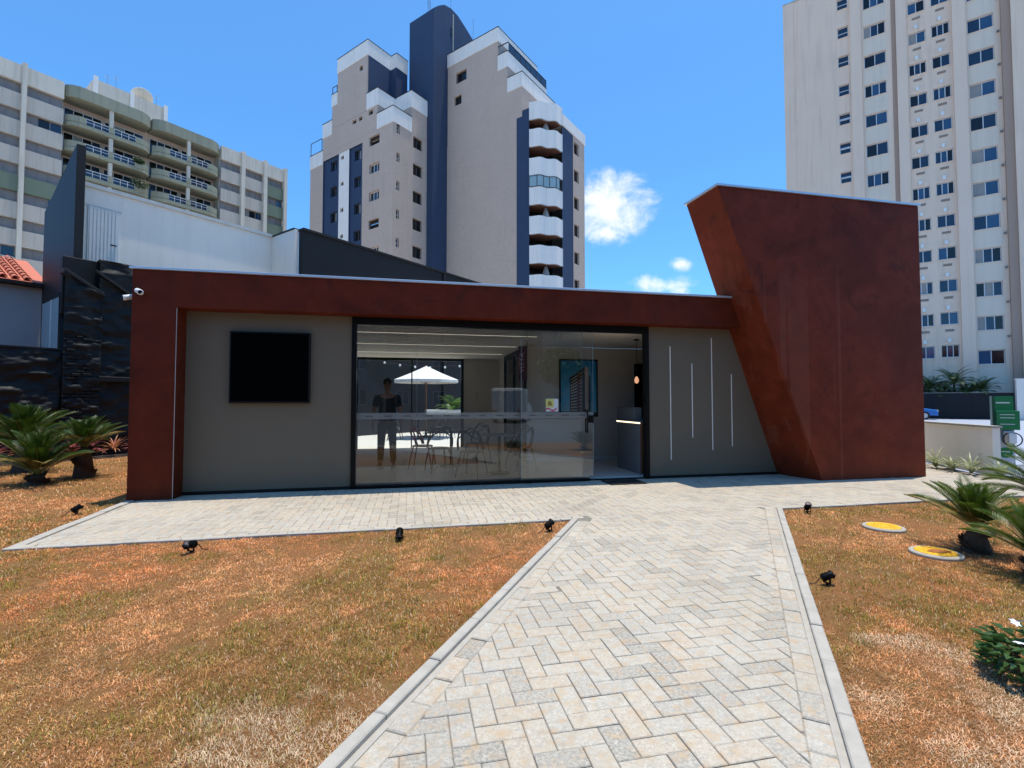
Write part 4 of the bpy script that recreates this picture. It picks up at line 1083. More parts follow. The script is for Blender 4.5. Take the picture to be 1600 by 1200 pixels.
BHo = wg(-3.0, 3.6)
BH = thing('blue_house', 'blue grey house with a terracotta tile roof at the far left', 'house', BHo, GA)
MB().box(-9, 1.9, 0, 5, 0, 4.75).build('wall', 'house_blue', BH)
m = MB(); m.prism_y([(-9.3, 4.76), (2.0, 4.76), (2.0, 4.84), (-9.3, 4.84)], -0.3, 5.2); m.build('eaves', 'charcoal', BH)
rfb = thing('roof', None, None); rfb.parent = BH
rt = MB()
for i in range(44):
    x0 = -9.2 + i * 0.25
    for j in range(9):
        yy0 = -0.25 + j * 0.34; z0 = 4.86 + j * 0.135
        pts = []
        for k in range(6):
            a = math.pi * k / 5; pts.append((0.085 * math.cos(a), 0.085 * math.sin(a)))
        vs = [(x0 + p[0], yy0, z0 + p[1] + 0.05) for p in pts] + [(x0 + p[0] * .85, yy0 + 0.38, z0 + 0.15 + p[1] * .85 + 0.02) for p in pts]
        rt.add(vs, [(k, k + 1, k + 7, k + 6) for k in range(5)])
        rt.quad((x0 + .085, yy0, z0 + .02), (x0 + .165, yy0, z0 + .02), (x0 + .165, yy0 + .38, z0 + .17), (x0 + .085, yy0 + .38, z0 + .17))
rto = rt.build('roof_tiles', 'clay', rfb, True); rto['kind'] = 'stuff'
m = MB(); m.add([(-9.3, -.3, 4.85), (2, -.3, 4.85), (2, 2.8, 6.08), (-9.3, 2.8, 6.08), (2, 5.2, 4.85), (-9.3, 5.2, 4.85)], [(0, 1, 2, 3), (3, 2, 4, 5), (1, 4, 2), (0, 3, 5)]); m.build('roof_deck', 'clay', rfb)

# ---------------------------------------------------------------- left apartment block
LO = Vector((-46.707, 48.0, 0))
LB_ = thing('balcony_apartment_block', 'long aged white apartment block with green curved balconies on the left', 'building', LO, GA)
FH = 2.68; WT = 32.45
MB().box(-9, 1.15, 0.45, 14, 0, 34.1).build('core', 'apt_grey', LB_); MB().box(16.25, 25.0, 0.45, 14, 0, 33.9).build('core', 'apt_grey', LB_); MB().box(1.16, 16.24, 1.9, 14, 0, 33.9).build('core', 'apt_pink', LB_)
for a0, a1 in ((-5.2, -4.85), (-1.97, -1.61), (18.74, 19.2), (21.7, 22.15), (24.55, 25.0)):
    MB().box(a0, a1, -0.28, 0.44, 0, 34.45).build('pilaster', 'apt_white', LB_)
NF = 8
for (a0, a1, gr) in ((-9, -5.2, {3}), (-4.85, -1.97, {3}), (-1.61, 1.14, {3}), (16.3, 18.74, set()), (19.2, 21.7, set()), (22.15, 24.55, {0, 1, 2, 3, 4, 5, 6, 7})):
    MB().box(a0, a1, -0.05, 0.44, WT, 34.2).build('parapet', 'apt_white', LB_)
    for k in range(NF):
        zt = WT - 1.08 - FH * k; zb = WT - FH * (k + 1)
        MB().box(a0, a1, 0.0, 0.44, zb, zt).build('spandrel', 'apt_green_dark' if k in gr else 'apt_grey', LB_)
        r = random.random()
        pn = ('shutter', 'shutter', 'shutter') if r < .66 else (('shutter', 'shutter', 'pane_blue') if r < .84 else ('shutter', 'pane_dark', 'pane_navy'))
        window(LB_, 'y', 0.30, a0 + .02, a1 - .02, zt, zt + 1.07, 'slide', 'shutter', pn, 0.05)
    MB().box(a0, a1, 0.05, 0.44, 0, WT - FH * NF).build('lower_wall', 'apt_grey', LB_)
for (a0, a1) in ((1.3, 8.72), (8.92, 16.15)):
    am = (a0 + a1) / 2; ch, bo = 1.05, -0.40
    outl = [(a0, 0.35), (a0 + ch * .45, -0.14), (a0 + ch, bo), (a1 - ch, bo), (a1 - ch * .45, -0.14), (a1, 0.35), (a1, 1.89), (a0, 1.89)]
    MB().prism(outl, 33.0, 34.25).build('balcony_fascia', 'apt_green', LB_)
    for k in range(NF):
        zb = 29.95 - FH * k
        MB().prism(outl, zb + .05, zb + 0.45).build('balcony_slab', 'apt_green', LB_)
        for (p0, p1) in (((a0, .35), (a0 + ch * .45, -.14)), ((a0 + ch * .45, -.14), (a0 + ch, bo)), ((a0 + ch, bo), (a0 + ch + .5, bo)), ((a1 - ch - .5, bo), (a1 - ch, bo)), ((a1 - ch, bo), (a1 - ch * .45, -.14)), ((a1 - ch * .45, -.14), (a1, .35)), ((am - .22, bo), (am + .22, bo))):
            n_ = Vector((-(p1[1] - p0[1]), p1[0] - p0[0])).normalized() * 0.12
            MB().prism([p0, p1, (p1[0] + n_.x, p1[1] + n_.y), (p0[0] + n_.x, p0[1] + n_.y)], zb + .50, zb + 1.15).build('balcony_parapet', 'apt_green', LB_)
        for (r0, r1) in ((a0 + ch + .5, am - .22), (am + .22, a1 - ch - .5)):
            rl = MB(); rl.box(r0, r1, bo + .02, bo + .06, zb + 1.10, zb + 1.15); rl.box(r0, r1, bo + .02, bo + .06, zb + .80, zb + .83)
            nn = max(2, int((r1 - r0) / .6))
            for q in range(nn + 1): rl.box(r0 + (r1 - r0) * q / nn - .02, r0 + (r1 - r0) * q / nn + .02, bo + .015, bo + .065, zb + .5, zb + 1.12)
            ro_ = rl.build('railing', 'frame_white', LB_)
            MB().quad((r0, bo + .07, zb + .52), (r1, bo + .07, zb + .52), (r1, bo + .07, zb + 1.1), (r0, bo + .07, zb + 1.1)).build('railing_pane', 'pane_navy', ro_)
        MB().box(am - .17, am + .17, bo + .13, bo + .45, zb + .50, zb + FH + (0.37 if k == 0 else 0) - .005).build('column', 'apt_white', LB_)
        for (r0, r1) in ((a0 + .2, am - .35), (am - .1, a1 - .2)):
            window(LB_, 'y', 1.80, r0, r1, zb + .52, zb + 2.55, 'slide', 'frame_white', random.choice((('pane_navy', 'pane_dark', 'pane_navy', 'pane_dark'), ('pane_dark', 'curtain', 'pane_dark', 'pane_navy'), ('pane_dark', 'pane_navy', 'pane_dark', 'pane_dark'))), 0.0)
MB().box(4.2, 11.3, 3.2, 8, 34.0, 37.6).build('water_tank_house', 'apt_white', LB_)
for a0 in (4.2, 7.55, 10.95): MB().box(a0 - .02, a0 + .36, 3.0, 3.19, 34.0, 37.9).build('tank_pilaster', 'c_white', LB_)
dsh = thing('satellite_dish', 'large satellite dish on the roof of the left apartment block', 'dish', LO + G1 * 9.0 + G2 * 4.2 + Vector((0, 0, 37.6)), GA)
m = MB(); m.lathe([(0.12, 0), (0.45, 0.05), (0.95, 0.22), (1.3, 0.5), (1.32, 0.53), (0.9, 0.28), (0.4, 0.1), (0.1, 0.05)], 24); o = m.build('reflector', 'apt_white', dsh, True); o.location = (0, 0, .5); o.rotation_euler = (R(-38), R(10), 0); o.scale = (.85, .85, .8)
MB().tube([(0, 0, 0), (0, 0, 0.6)], 0.07, 10).build('mast', 'steel', dsh)
for k, (a, h, lb) in enumerate(((5.6, 1.5, 'thin rooftop antenna left of the satellite dish'), (6.4, 1.9, 'taller rooftop antenna close beside the satellite dish'), (10.4, 1.6, 'rooftop antenna right of the satellite dish'))):
    an_ = thing('rooftop_antenna', lb, 'antenna', LO + G1 * a + G2 * 4.0 + Vector((0, 0, 37.6)), GA)
    MB().tube([(0, 0, 0), (0, 0, h)], 0.03, 6).build('mast', 'steel', an_)
    for z in (0.75, 0.9): MB().tube([(-.3, 0, h * z), (.3, 0, h * z)], 0.02, 6).build('crossbar', 'steel', an_)
def leaf_blob(parent, name, mat, n, rx, ry, rz, c, lw, ll, seed):
    rg = np.random.default_rng(seed); m = MB()
    for _ in range(n):
        d = rg.normal(size=3); d /= np.linalg.norm(d); r = rg.random() ** 0.4
        p = Vector((c[0] + d[0] * rx * r, c[1] + d[1] * ry * r, c[2] + d[2] * rz * r))
        a = Vector(rg.normal(size=3)).normalized(); b = a.orthogonal().normalized()
        a *= ll * rg.uniform(.6, 1.2); b *= lw * rg.uniform(.6, 1.2)
        m.add([p - a * .5, p + b * .5, p + a * .5, p - b * .5], [(0, 1, 2, 3)])
    return m.build(name, mat, parent)
for lb, a, z, s_ in (('flowering shrub on a lower green balcony', 7.6, 29.95 - FH * 2 + 1.1, 0.75), ('small dark shrub on an upper green balcony', 7.5, 29.95 - FH + 1.0, 0.45)):
    bp = thing('balcony_shrub', lb, 'plant', LO + G1 * a + G2 * -0.3 + Vector((0, 0, z)), GA)
    leaf_blob(bp, 'foliage', 'palm_dark', 420, s_ * 1.3, s_ * .6, s_ * .8, (0, -.2, .2), .14, .22, 3)
    MB().box(-.4, .4, -.2, .2, -.7, -.2).build('trough', 'apt_green', bp)

# ---------------------------------------------------------------- centre tower with navy shaft
CO = Vector((1.683, 47.4, 0))
CT = thing('stepped_apartment_tower', 'stepped pinkish grey tower with navy shaft and wavy white balconies', 'building', CO, GA)
def block(a0, a1, b0, b1, z0, z1, hx=(), hy=(), mat='c_brick', band=0, bandmat='c_white', name='wall'):
    zt = z1 - band
    m = MB(); m.wall('x', a0, b0, b1, z0, zt, hx, .30); m.wall('y', b0, a0, a1, z0, zt, hy, .30)
    m.quad((a1, b0, z0), (a1, b1, z0), (a1, b1, zt), (a1, b0, zt)); m.quad((a1, b1, z0), (a0, b1, z0), (a0, b1, zt), (a1, b1, zt)); m.quad((a0, b0, zt), (a1, b0, zt), (a1, b1, zt), (a0, b1, zt))
    m.build(name, mat, CT)
    if band:
        e = 0.05
        m = MB(); m.box(a0 - e, a1 + e, b0 - e, b1 + e, zt + .002, z1); m.build('parapet', bandmat, CT)
        m = MB(); m.box(a0 - e - .03, a1 + e + .03, b0 - e - .03, b1 + e + .03, z1 + .001, z1 + .07); m.build('parapet_cap', 'charcoal_blue', CT)
FC = 2.93
# right wing
poly = [(0, 0), (2.8, -2.2), (7.66, -2.2), (7.66, 11.05), (0, 11.05)]
gw = [(2.8 + 2.45, 2.8 + 3.55, 28.85 - 1.3 - FC * k, 28.85 - FC * k) for k in range(9)]
m = MB(); m.wall('x', 0, 1.5, 11.05, 0, 30.0); m.wall('y', -2.2, 2.8 + 2.25, 7.66, 0, 29.4, gw, .3)
m.quad((7.66, -2.2, 0), (7.66, 11.05, 0), (7.66, 11.05, 30), (7.66, -2.2, 30)); m.quad((7.66, 11.05, 0), (0, 11.05, 0), (0, 11.05, 30), (7.66, 11.05, 30))
m.build('wall', 'c_brick', CT)
for g in gw: window(CT, 'y', -2.2, *g, 'slide', 'frame_dark', ('pane_dark', 'pane_dark'), .22)
m = MB(); m.wall('x', 0.02, 0, 1.5, 0, 30.6); m.build('navy_strip', 'c_navy', CT)
m = MB(); m.wall('y', -2.17, 2.8, 2.8 + 2.25, 0, 29.4); m.build('navy_strip', 'c_navy', CT)
m = MB(); m.prism([(2.78, -2.28), (7.74, -2.28), (7.74, 11), (2.78, 11)], 29.4, 30.55); m.build('parapet', 'c_white', CT)
m = MB(); m.prism([(0.4, .35), (2.9, -1.6), (7.6, -1.6), (7.6, 11), (0.4, 11)], 29.9, 30.0); m.build('roof_slab', 'concrete', CT)
# tiers
block(0.0, 7.6, 0.83, 11.0, 30.0, 33.1)
block(0.003, 7.6, 2.63, 11.0, 33.1, 35.85, hx=[(8.93, 9.97, 34.3, 35.35)])
block(0.0, 7.5, 3.88, 11.0, 35.85, 40.6, hx=[(8.2, 9.75, 36.75, 37.95)], band=1.5)
def stepband(b0, b1, z0, z1):
    MB().box(-.05, 7.6, b0 - .05, b1, z0 + .002, z1).build('parapet', 'c_white', CT); MB().box(-.08, 7.63, b0 - .08, b1, z1 + .001, z1 + .07).build('parapet_cap', 'charcoal_blue', CT)
stepband(0.83, 2.63, 33.1, 34.6); stepband(2.63, 3.88, 35.85, 37.5)
m = MB()
for t in range(8): m.box(0.2 + t * 1.04 - .03, 0.2 + t * 1.04 + .03, 2.55, 2.61, 37.55, 38.4)
m.box(0.0, 7.5, 2.54, 2.62, 38.4, 38.47); m.box(-.04, .04, 2.62, 3.85, 38.4, 38.47)
ro_ = m.build('terrace_railing', 'frame_dark', CT)
MB().quad((0.1, 2.58, 37.6), (7.4, 2.58, 37.6), (7.4, 2.58, 38.4), (0.1, 2.58, 38.4)).build('railing_pane', 'pane_navy', ro_)
for (u0, u1, z0, z1) in ((8.93, 9.97, 34.3, 35.35), (8.2, 9.75, 36.75, 37.95)):
    window(CT, 'x', 0.0, u0, u1, z0, z1, 'slide', 'frame_dark', ('pane_dark', 'pane_dark'), .2)
# wavy balconies on the chamfered corner
ch = Vector((2.8, -2.2)); cl_ = ch.length; ce = ch / cl_; cn = Vector((ce.y, -ce.x))
def wave(t): return 0.34 * math.sin(2 * math.pi * t) ** 2 + 0.34 * math.sin(math.pi * t) ** 2 + 0.06
pts_ = [(Vector((0, 0)) + ce * cl_ * t + cn * wave(t)) for t in np.linspace(0, 1, 33)]
ins_ = [p - cn * 0.16 for p in pts_]
back_ = [(2.8, -2.0), (2.8, 1.0), (1.0, 2.0), (0.05, .3)]
tops = [31.15] + [28.4 - 2.92 * k for k in range(9)]
for k, zt in enumerate(tops):
    zb = zt - 1.80
    P2 = [tuple(p) for p in pts_] + [tuple(p) for p in ins_[::-1]]
    m = MB(); n = 33
    for i in range(n - 1):
        a, b, c, d = pts_[i], pts_[i + 1], ins_[i + 1], ins_[i]
        m.quad((*a, zb), (*b, zb), (*b, zt), (*a, zt)); m.quad((*a, zt), (*b, zt), (*c, zt), (*d, zt)); m.quad((*d, zb), (*c, zb), (*c, zt), (*d, zt))
    m.build('balcony_parapet', 'c_white', CT, True)
    m = MB(); pl_ = [tuple(p) for p in ins_] + back_; m.prism(pl_, zb + .02, zb + .12); m.build('balcony_floor', 'c_soffit', CT)
m = MB(); m.quad((0.5, 1.6, 0), (3.4, -0.6, 0), (3.4, -0.6, 29), (0.5, 1.6, 29)); m.build('balcony_back_wall', 'pane_dark', CT)
for k in (1, 3, 4, 6):
    zb = tops[k] - .05
    m = MB(); m.lathe([(.5, 0), (.35, .5), (.12, 1.15)], 12, (1.5, -1.0, zb), sx=.6); m.build('balcony_curtain', 'curtain', CT, True)
zb = tops[3]
gm = MB(); fm = MB()
for i in range(0, 28):
    a, b = pts_[i], pts_[i + 1]; gm.quad((*a, zb), (*b, zb), (*b, zb + 1.1), (*a, zb + 1.1))
for i in range(0, 33, 6):
    p = pts_[i]; fm.tube([(*p, zb), (*p, zb + 1.12)], .04, 6)
fm.tube([(*p, zb + 1.12) for p in pts_], .05, 6); fm.tube([(*p, zb + .02) for p in pts_], .05, 6)
fo = fm.build('balcony_glazing', 'frame_dark', CT); gm.build('glazing_pane', 'pane_pale', fo)
# navy shaft
aS, bS = -2.2, 11.08
prof = [(-2.2, 44.7), (-1.4, 45.5), (-0.5, 46.2), (0.6, 46.5), (1.8, 46.4), (3.0, 45.9), (4.5, 45.2), (6.2, 44.6)]
m = MB(); m.prism_y([(-2.2, 0)] + [(6.2, 0)] + prof[::-1], bS, 14.9)
m.build('shaft', 'c_navy', CT)
MB().box(0.85, 0.98, bS - .06, bS - .002, 38.5, 46.0).build('shaft_pipe', 'apt_grey', CT)
MB().box(0.45, 0.80, bS - .03, bS - .002, 43.2, 44.2).build('shaft_window', 'pane_dark', CT)
# left wing
aW, bW = -6.98, 12.0
hx = []
for k in range(6):
    zt = 29.45 - 2.98 * k
    hx += [(14.1, 15.75, zt - 1.0, zt)]
sm = [(17.35, 18.5, 27.75 - 2.98 * k, 28.65 - 2.98 * k + .25) for k in range(6)]
sl = [(21.65, 22.85, 27.75 - 2.98 * k, 28.65 - 2.98 * k + .25) for k in range(6)]
sx_ = [(20.2, 20.75, 28.5 - 2.98 * k, 28.95 - 2.98 * k) for k in range(6)]
hyL = [(-4.22, -2.87, 28.5 - 2.96 * k, 29.75 - 2.96 * k) for k in range(6)]
hyS = [(-6.5, -6.07, 29.0 - 2.96 * k, 29.95 - 2.96 * k) for k in range(6)]
m = MB(); m.wall('x', aW, bW, 16.1, 0, 29.95, hx, .3); m.wall('y', bW, aW, -2.2, 0, 29.95, hyL + hyS, .3)
m.wall('x', aW, 16.1, 26.7, 29.3, 29.95)
m.wall('x', aW, 16.1, 16.9, 0, 29.3); m.wall('x', aW, 24.1, 26.7, 0, 29.3)
m.quad((aW, 26.7, 0), (-1, 26.7, 0), (-1, 26.7, 29.95), (aW, 26.7, 29.95)); m.quad((aW, bW, 29.95), (-1, bW, 29.95), (-1, 26.7, 29.95), (aW, 26.7, 29.95))
m.build('wall', 'c_brick', CT)
for (u0, u1, hs, mt_) in ((16.9, 19.2, sm, 'c_navy'), (19.2, 21.1, sx_, 'c_white'), (21.1, 24.1, sl, 'c_navy')):
    dpt = aW + (.18 if mt_ == 'c_navy' else .02)
    m = MB(); m.wall('x', dpt, u0, u1, 0, 29.3, hs, .25)
    if mt_ == 'c_navy': m.quad((aW, u0, 29.3), (aW, u1, 29.3), (dpt, u1, 29.3), (dpt, u0, 29.3)); m.quad((aW, u0, 0), (dpt, u0, 0), (dpt, u0, 29.3), (aW, u0, 29.3)); m.quad((aW, u1, 0), (dpt, u1, 0), (dpt, u1, 29.3), (aW, u1, 29.3))
    m.build('facade_strip', mt_, CT)
    for h in hs: window(CT, 'x', dpt, *h, 'slide', 'frame_dark', ('pane_dark', random.choice(('pane_dark', 'curtain'))) if mt_ == 'c_navy' else ('pane_dark', 'pane_dark'), .2)
for k, h in enumerate(hx): window(CT, 'x', aW, *h, 'awning_open' if k in (0, 3) else 'slide', 'frame_dark' if k in (0, 3) else 'frame_white', ('pane_dark', 'pane_navy', 'pane_dark'), .22)
for h in hyL: window(CT, 'y', bW, *h, 'slide', 'frame_dark', ('pane_dark', 'pane_dark'), .22)
for h in hyS: window(CT, 'y', bW, *h, 'awning', 'frame_white', ('pane_dark', 'pane_dark'), .22)
e = .05
def band(a0, a1, b0, b1, z0, z1):
    MB().box(a0 - e, a1 + e, b0 - e, b1 + e, z0, z1).build('parapet', 'c_white', CT)
    MB().box(a0 - e - .03, a1 + e + .03, b0 - e - .03, b1 + e + .03, z1 + .001, z1 + .07).build('parapet_cap', 'charcoal_blue', CT)
band(aW, -4.5, bW, 14.45, 29.96, 31.6)
h1 = [(15.2, 15.9, 31.9, 32.4), (18.0, 18.9 - .2, 31.85, 32.3), (17.0, 17.6, 31.85, 32.3)]
block(aW, -1.0, 14.46, 24.2, 29.96, 32.6, hx=h1)
for h in h1: window(CT, 'x', aW, *h, 'slide', 'frame_dark', ('pane_dark', 'pane_dark'), .2)
band(aW, -4.6, 14.46, 16.2, 32.61, 34.4); band(aW, -1.0, 22.5, 24.2, 32.0, 33.65)
block(-4.5, -2.21, bW + .001, 14.45, 29.97, 32.7); band(-4.5, -2.21, bW, 14.45, 32.71, 34.5)
block(aW + .001, -1.0, 16.16, 22.5, 32.62, 36.6); 
block(aW, -3.9, 16.16, 21.5, 36.6, 38.7, hx=[(17.0, 17.55, 37.4, 37.95)]); window(CT, 'x', aW, 17.0, 17.55, 37.4, 37.95, 'slide', 'frame_dark', ('pane_dark', 'pane_dark'), .2)
band(aW, -3.9, 16.16, 21.5, 38.71, 40.35)
m = MB(); m.wall('y', 16.12, aW + .08, -2.22, 34.5, 38.7); m.build('navy_wall', 'c_navy', CT)
m = MB(); m.wall('y', 15.2, -3.88, -2.21, 34.5, 38.7); m.wall('x', -3.88, 15.2, 16.11, 34.5, 38.7); m.build('navy_wall', 'c_navy', CT)
band(-3.8, -2.25, 15.2, 19, 38.71, 40.3)
band(aW, -1.0, 21.52, 22.5, 35.2, 36.6); band(aW, -1.0, 24.22, 26.7, 29.0, 30.6)
for s_, b0, b1, z in ((0, 21.6, 22.5, 37.5), (1, 24.4, 26.7, 32.2)):
    m = MB(); m.box(aW, aW + .06, b0, b1, z - .06, z); m.box(aW, aW + .06, b1 - .06, b1, z - .95 - .6 * s_, z); m.box(aW, aW + .06, b0, b0 + .06, z - .95 - .6 * s_, z); m.build('terrace_railing', 'frame_dark', CT)
for k, (a, b, z, h, lb) in enumerate(((-1.9, 12.2, 45.4, 6, 'lattice antenna left of the navy shaft top'), (-1.2, 12.6, 45.8, 6, 'lattice antenna just right of its twin on the navy shaft'), (2.6, 13, 46, 5, 'thin antenna behind the arched navy shaft top'), (5.6, 12, 44.8, 4.2, 'thin antenna right of the arched navy shaft'))):
    an_ = thing('mast_antenna', lb, 'antenna', CO + G1 * a + G2 * b + Vector((0, 0, z)), GA)
    MB().tube([(0, 0, -1), (0, 0, h)], 0.035, 6).build('mast', 'steel', an_)
    if k < 2:
        for q in range(10): MB().tube([(-.14, 0, q * .5), (.14, 0, q * .5 + .3)], .018, 5).build('brace', 'steel', an_)
        MB().tube([(-.14, 0, 0), (-.14, 0, 5)], .025, 6).build('rail', 'steel', an_)

# ---------------------------------------------------------------- right apartment tower
RO = Vector((40.188, 41.3, 0))
RT = thing('beige_apartment_tower', 'tall beige apartment tower with blue windows on the right', 'building', RO, GA)
FR = 2.9; ZR = 42.8
cols = []
k0, k1 = -2, 11
def rows(top, h, lo=-2, hi=11): return [(top - FR * k - h, top - FR * k) for k in range(lo, hi)]
H = []
for (u0, u1, top, h) in ((8.86, 9.76, 35.40, 1.1), (6.01, 7.68, 34.60, 1.22), (3.14, 4.37, 35.30, 1.10), (1.51, 2.73, 35.35, 1.10), (-1.30, 0.37, 34.75, 1.22), (-6.4, -4.8, 34.75, 1.22)):
    for (z0, z1) in rows(top, h):
        if z1 < ZR - .4 and z0 > 1.0: H.append((u0, u1, z0, z1))
m = MB(); m.wall('x', 0, -12, 14.4, 0, ZR, H, .28)
m.quad((0, 14.4, 0), (14, 14.4, 0), (14, 14.4, ZR), (0, 14.4, ZR)); m.quad((0, -12, 0), (14, -12, 0), (14, -12, ZR), (0, -12, ZR)); m.quad((0, -12, ZR), (14, -12, ZR), (14, 14.4, ZR), (0, 14.4, ZR))
m.build('wall', 'r_wall', RT)
MB().box(-.06, 14.06, -12.06, 14.46, ZR + .002, ZR + .15).build('roof_coping', 'apt_grey', RT)
for (u0, u1, p, mt_) in ((7.87, 8.73, .22, 'r_pier'), (4.48, 5.24, .22, 'r_pier'), (0.49, 1.36, .30, 'r_pier'), (-2.25, -1.70, .35, 'r_brown'), (-12, -2.26, .5, 'r_wall'), (13.47, 14.42, .06, 'r_wall')):
    if u0 < -10: 
        MB().box(-p, -.002, u0, u1, 0, ZR).build('wing_wall', mt_, RT); continue
    MB().box(-p, -.002, u0, u1, 0, ZR).build('pilaster', mt_, RT)
MB().box(-.03, -.002, 5.25, 5.58, 0, ZR).build('recess_shade', 'r_brown', RT)  # shade of a groove painted as a flat brown strip
for (u0, u1, z0, z1) in H:
    if u0 < -2: continue
    w = u1 - u0
    if w < 1: window(RT, 'x', 0, u0, u1, z0, z1, random.choice(('awning', 'awning_open', 'awning')), 'frame_white', ('pane_navy', 'pane_navy'), .16)
    else:
        if u0 in (6.01, -1.30):
            MB().box(-.012, -.001, u0 - .1, u1 + .1, z0 - 1.62, z0 - .06).build('spandrel', 'r_span', RT)
        pn = random.choice((('pane_navy', 'pane_navy'), ('pane_navy', 'pane_blue'), ('pane_dark', 'pane_navy'), ('pane_navy', 'pane_blue', 'pane_dark'), ('pane_dark', 'pane_blue', 'pane_navy'), ('pane_blue', 'pane_dark'), ('pane_dark', 'pane_navy', 'pane_dark'), ('curtain', 'pane_navy', 'pane_dark'), ('curtain', 'pane_blue'), ('pane_dark', 'curtain', 'pane_navy')))
        window(RT, 'x', 0, u0, u1, z0, z1, 'slide', 'frame_white', pn, .14)
    MB().box(-.06, -.001, u0 - .05, u1 + .05, z0 - .07, z0 - .005).build('window_sill', 'r_pier', RT)
    if u0 in (3.14, 1.51):
        uc = (u0 + u1) / 2
        MB().box(-.20, -.001, uc - .05, uc + .17, z1 + .22, z1 + .55).build('vent_box', 'white_plastic', RT)
        g = MB().box(-.03, -.001, uc - .28, uc + .30, z1 + 1.18, z1 + 1.38).build('vent_grille', 'grille', RT)
        for q in range(3): MB().box(-.045, -.031, uc - .26, uc + .28, z1 + 1.20 + q * .06, z1 + 1.23 + q * .06).build('slat', 'r_brown', g)
    if u0 == -1.30: MB().box(-.16, -.001, -1.62, -1.46, z1 + 1.0, z1 + 1.15).build('outlet', 'grille', RT)

# fence, planting and car in front of it
FN = thing('dark_fence', 'long dark grey fence wall in front of the beige tower', 'fence', RO + G1 * -4, GA)
u = -1.0
while u < 16:
    MB().box(-.06, .06, u + .004, min(u + 2.4, 16) - .004, 0, 2.06).build('fence_panel', 'charcoal_blue', FN); u += 2.4
MB().box(-.1, .1, -1.0, 16, 2.061, 2.12).build('capping', 'grille', FN)
WP = thing('white_gate_wall', 'tall white wall at the far right edge beside the dark fence', 'wall', RO + G1 * -4.3, GA)
MB().box(-.2, .3, -7, -1.05, 0, 3.05).build('wall', 'render_white', WP); MB().box(-.24, .34, -7.0, -1.0, 3.051, 3.13).build('capping', 'c_white', WP)
def frond(m, base, az, el, length, n=18, lw=0.03, ll=0.25, droop=0.9, mi=0, rib=0, vup=0.35, r0=.10, thick=.006):
    """feather frond; returns nothing, adds leaflets to m"""
    d = Vector((math.cos(az), math.sin(az), 0)); sd = Vector((-d.y, d.x, 0))
    pts, p, e_ = [], Vector(base), el
    steps = 16
    for k in range(steps + 1):
        pts.append(p.copy()); e_ = el - droop * (k / steps) ** 1.5
        p = p + (d * math.cos(e_) + Vector((0, 0, math.sin(e_)))) * (length / steps)
    m.tube(pts, [thick * (1 - .75 * k / steps) for k in range(steps + 1)], 4, rib, False)
    for k in range(n):
        t = r0 + (1 - r0) * (k + .5) / n
        q = t * steps; i = min(int(q), steps - 1); pp = pts[i].lerp(pts[i + 1], q - i)
        tg = (pts[i + 1] - pts[i]).normalized(); up = sd.cross(tg).normalized()
        if up.z < 0: up = -up
        L = ll * (math.sin(math.pi * min(.97, .20 + .80 * t)) ** .6) * random.uniform(.92, 1.06)
        for s_ in (-1, 1):
            dr_ = (sd * s_ * .82 + tg * (.42 + .45 * t) + up * vup).normalized()
            tip = pp + dr_ * L + Vector((0, 0, -L * .10)); mid = pp + dr_ * L * .45; wv_ = (tg * .9 - up * .2).normalized() * lw * .5
            m.add([pp, mid - wv_, tip, mid + wv_], [(0, 1, 2, 3)], mi)
for k, (u, h, rr_, lb) in enumerate(((6.9, 3.4, 1.7, 'broad palm over the fence next to the rust tower'), (5.4, 3.2, 1.7, 'dusty palm over the fence, second from the rust tower'), (3.9, 3.3, 1.9, 'bushy palm in the middle of the fence'), (2.3, 3.9, 1.9, 'tall upright palm over the fence before the green sign'), (0.7, 3.0, 1.6, 'low palm over the fence behind the green sign'), (6.2, 2.9, 1.5, 'low dusty palm between the two palms nearest the rust tower'), (4.6, 2.7, 1.6, 'low palm squeezed between the second and the middle palm'), (3.0, 2.8, 1.6, 'low palm just left of the tall upright palm'), (1.5, 2.7, 1.5, 'low palm just right of the tall upright palm'))):
    t = thing('garden_palm', lb, 'palm', RO + G1 * -2.9 + G2 * u, GA, 'palms behind the dark fence')
    MB().tube([(0, 0, 0), (0.03, 0, h * .5), (0, 0, h * .8)], [.1, .08, .06], 8).build('trunk', 'trunk', t)
    for q in range(22):
        m = MB(); frond(m, (0, 0, h * .72), q * 2.4 + k, R(random.uniform(15, 82)), rr_ * random.uniform(.8, 1.1), 16, .07, .45, 1.3, 0, 1, .1, .15, .02); m.build('frond', ['palm_dark', 'rachis'], t)

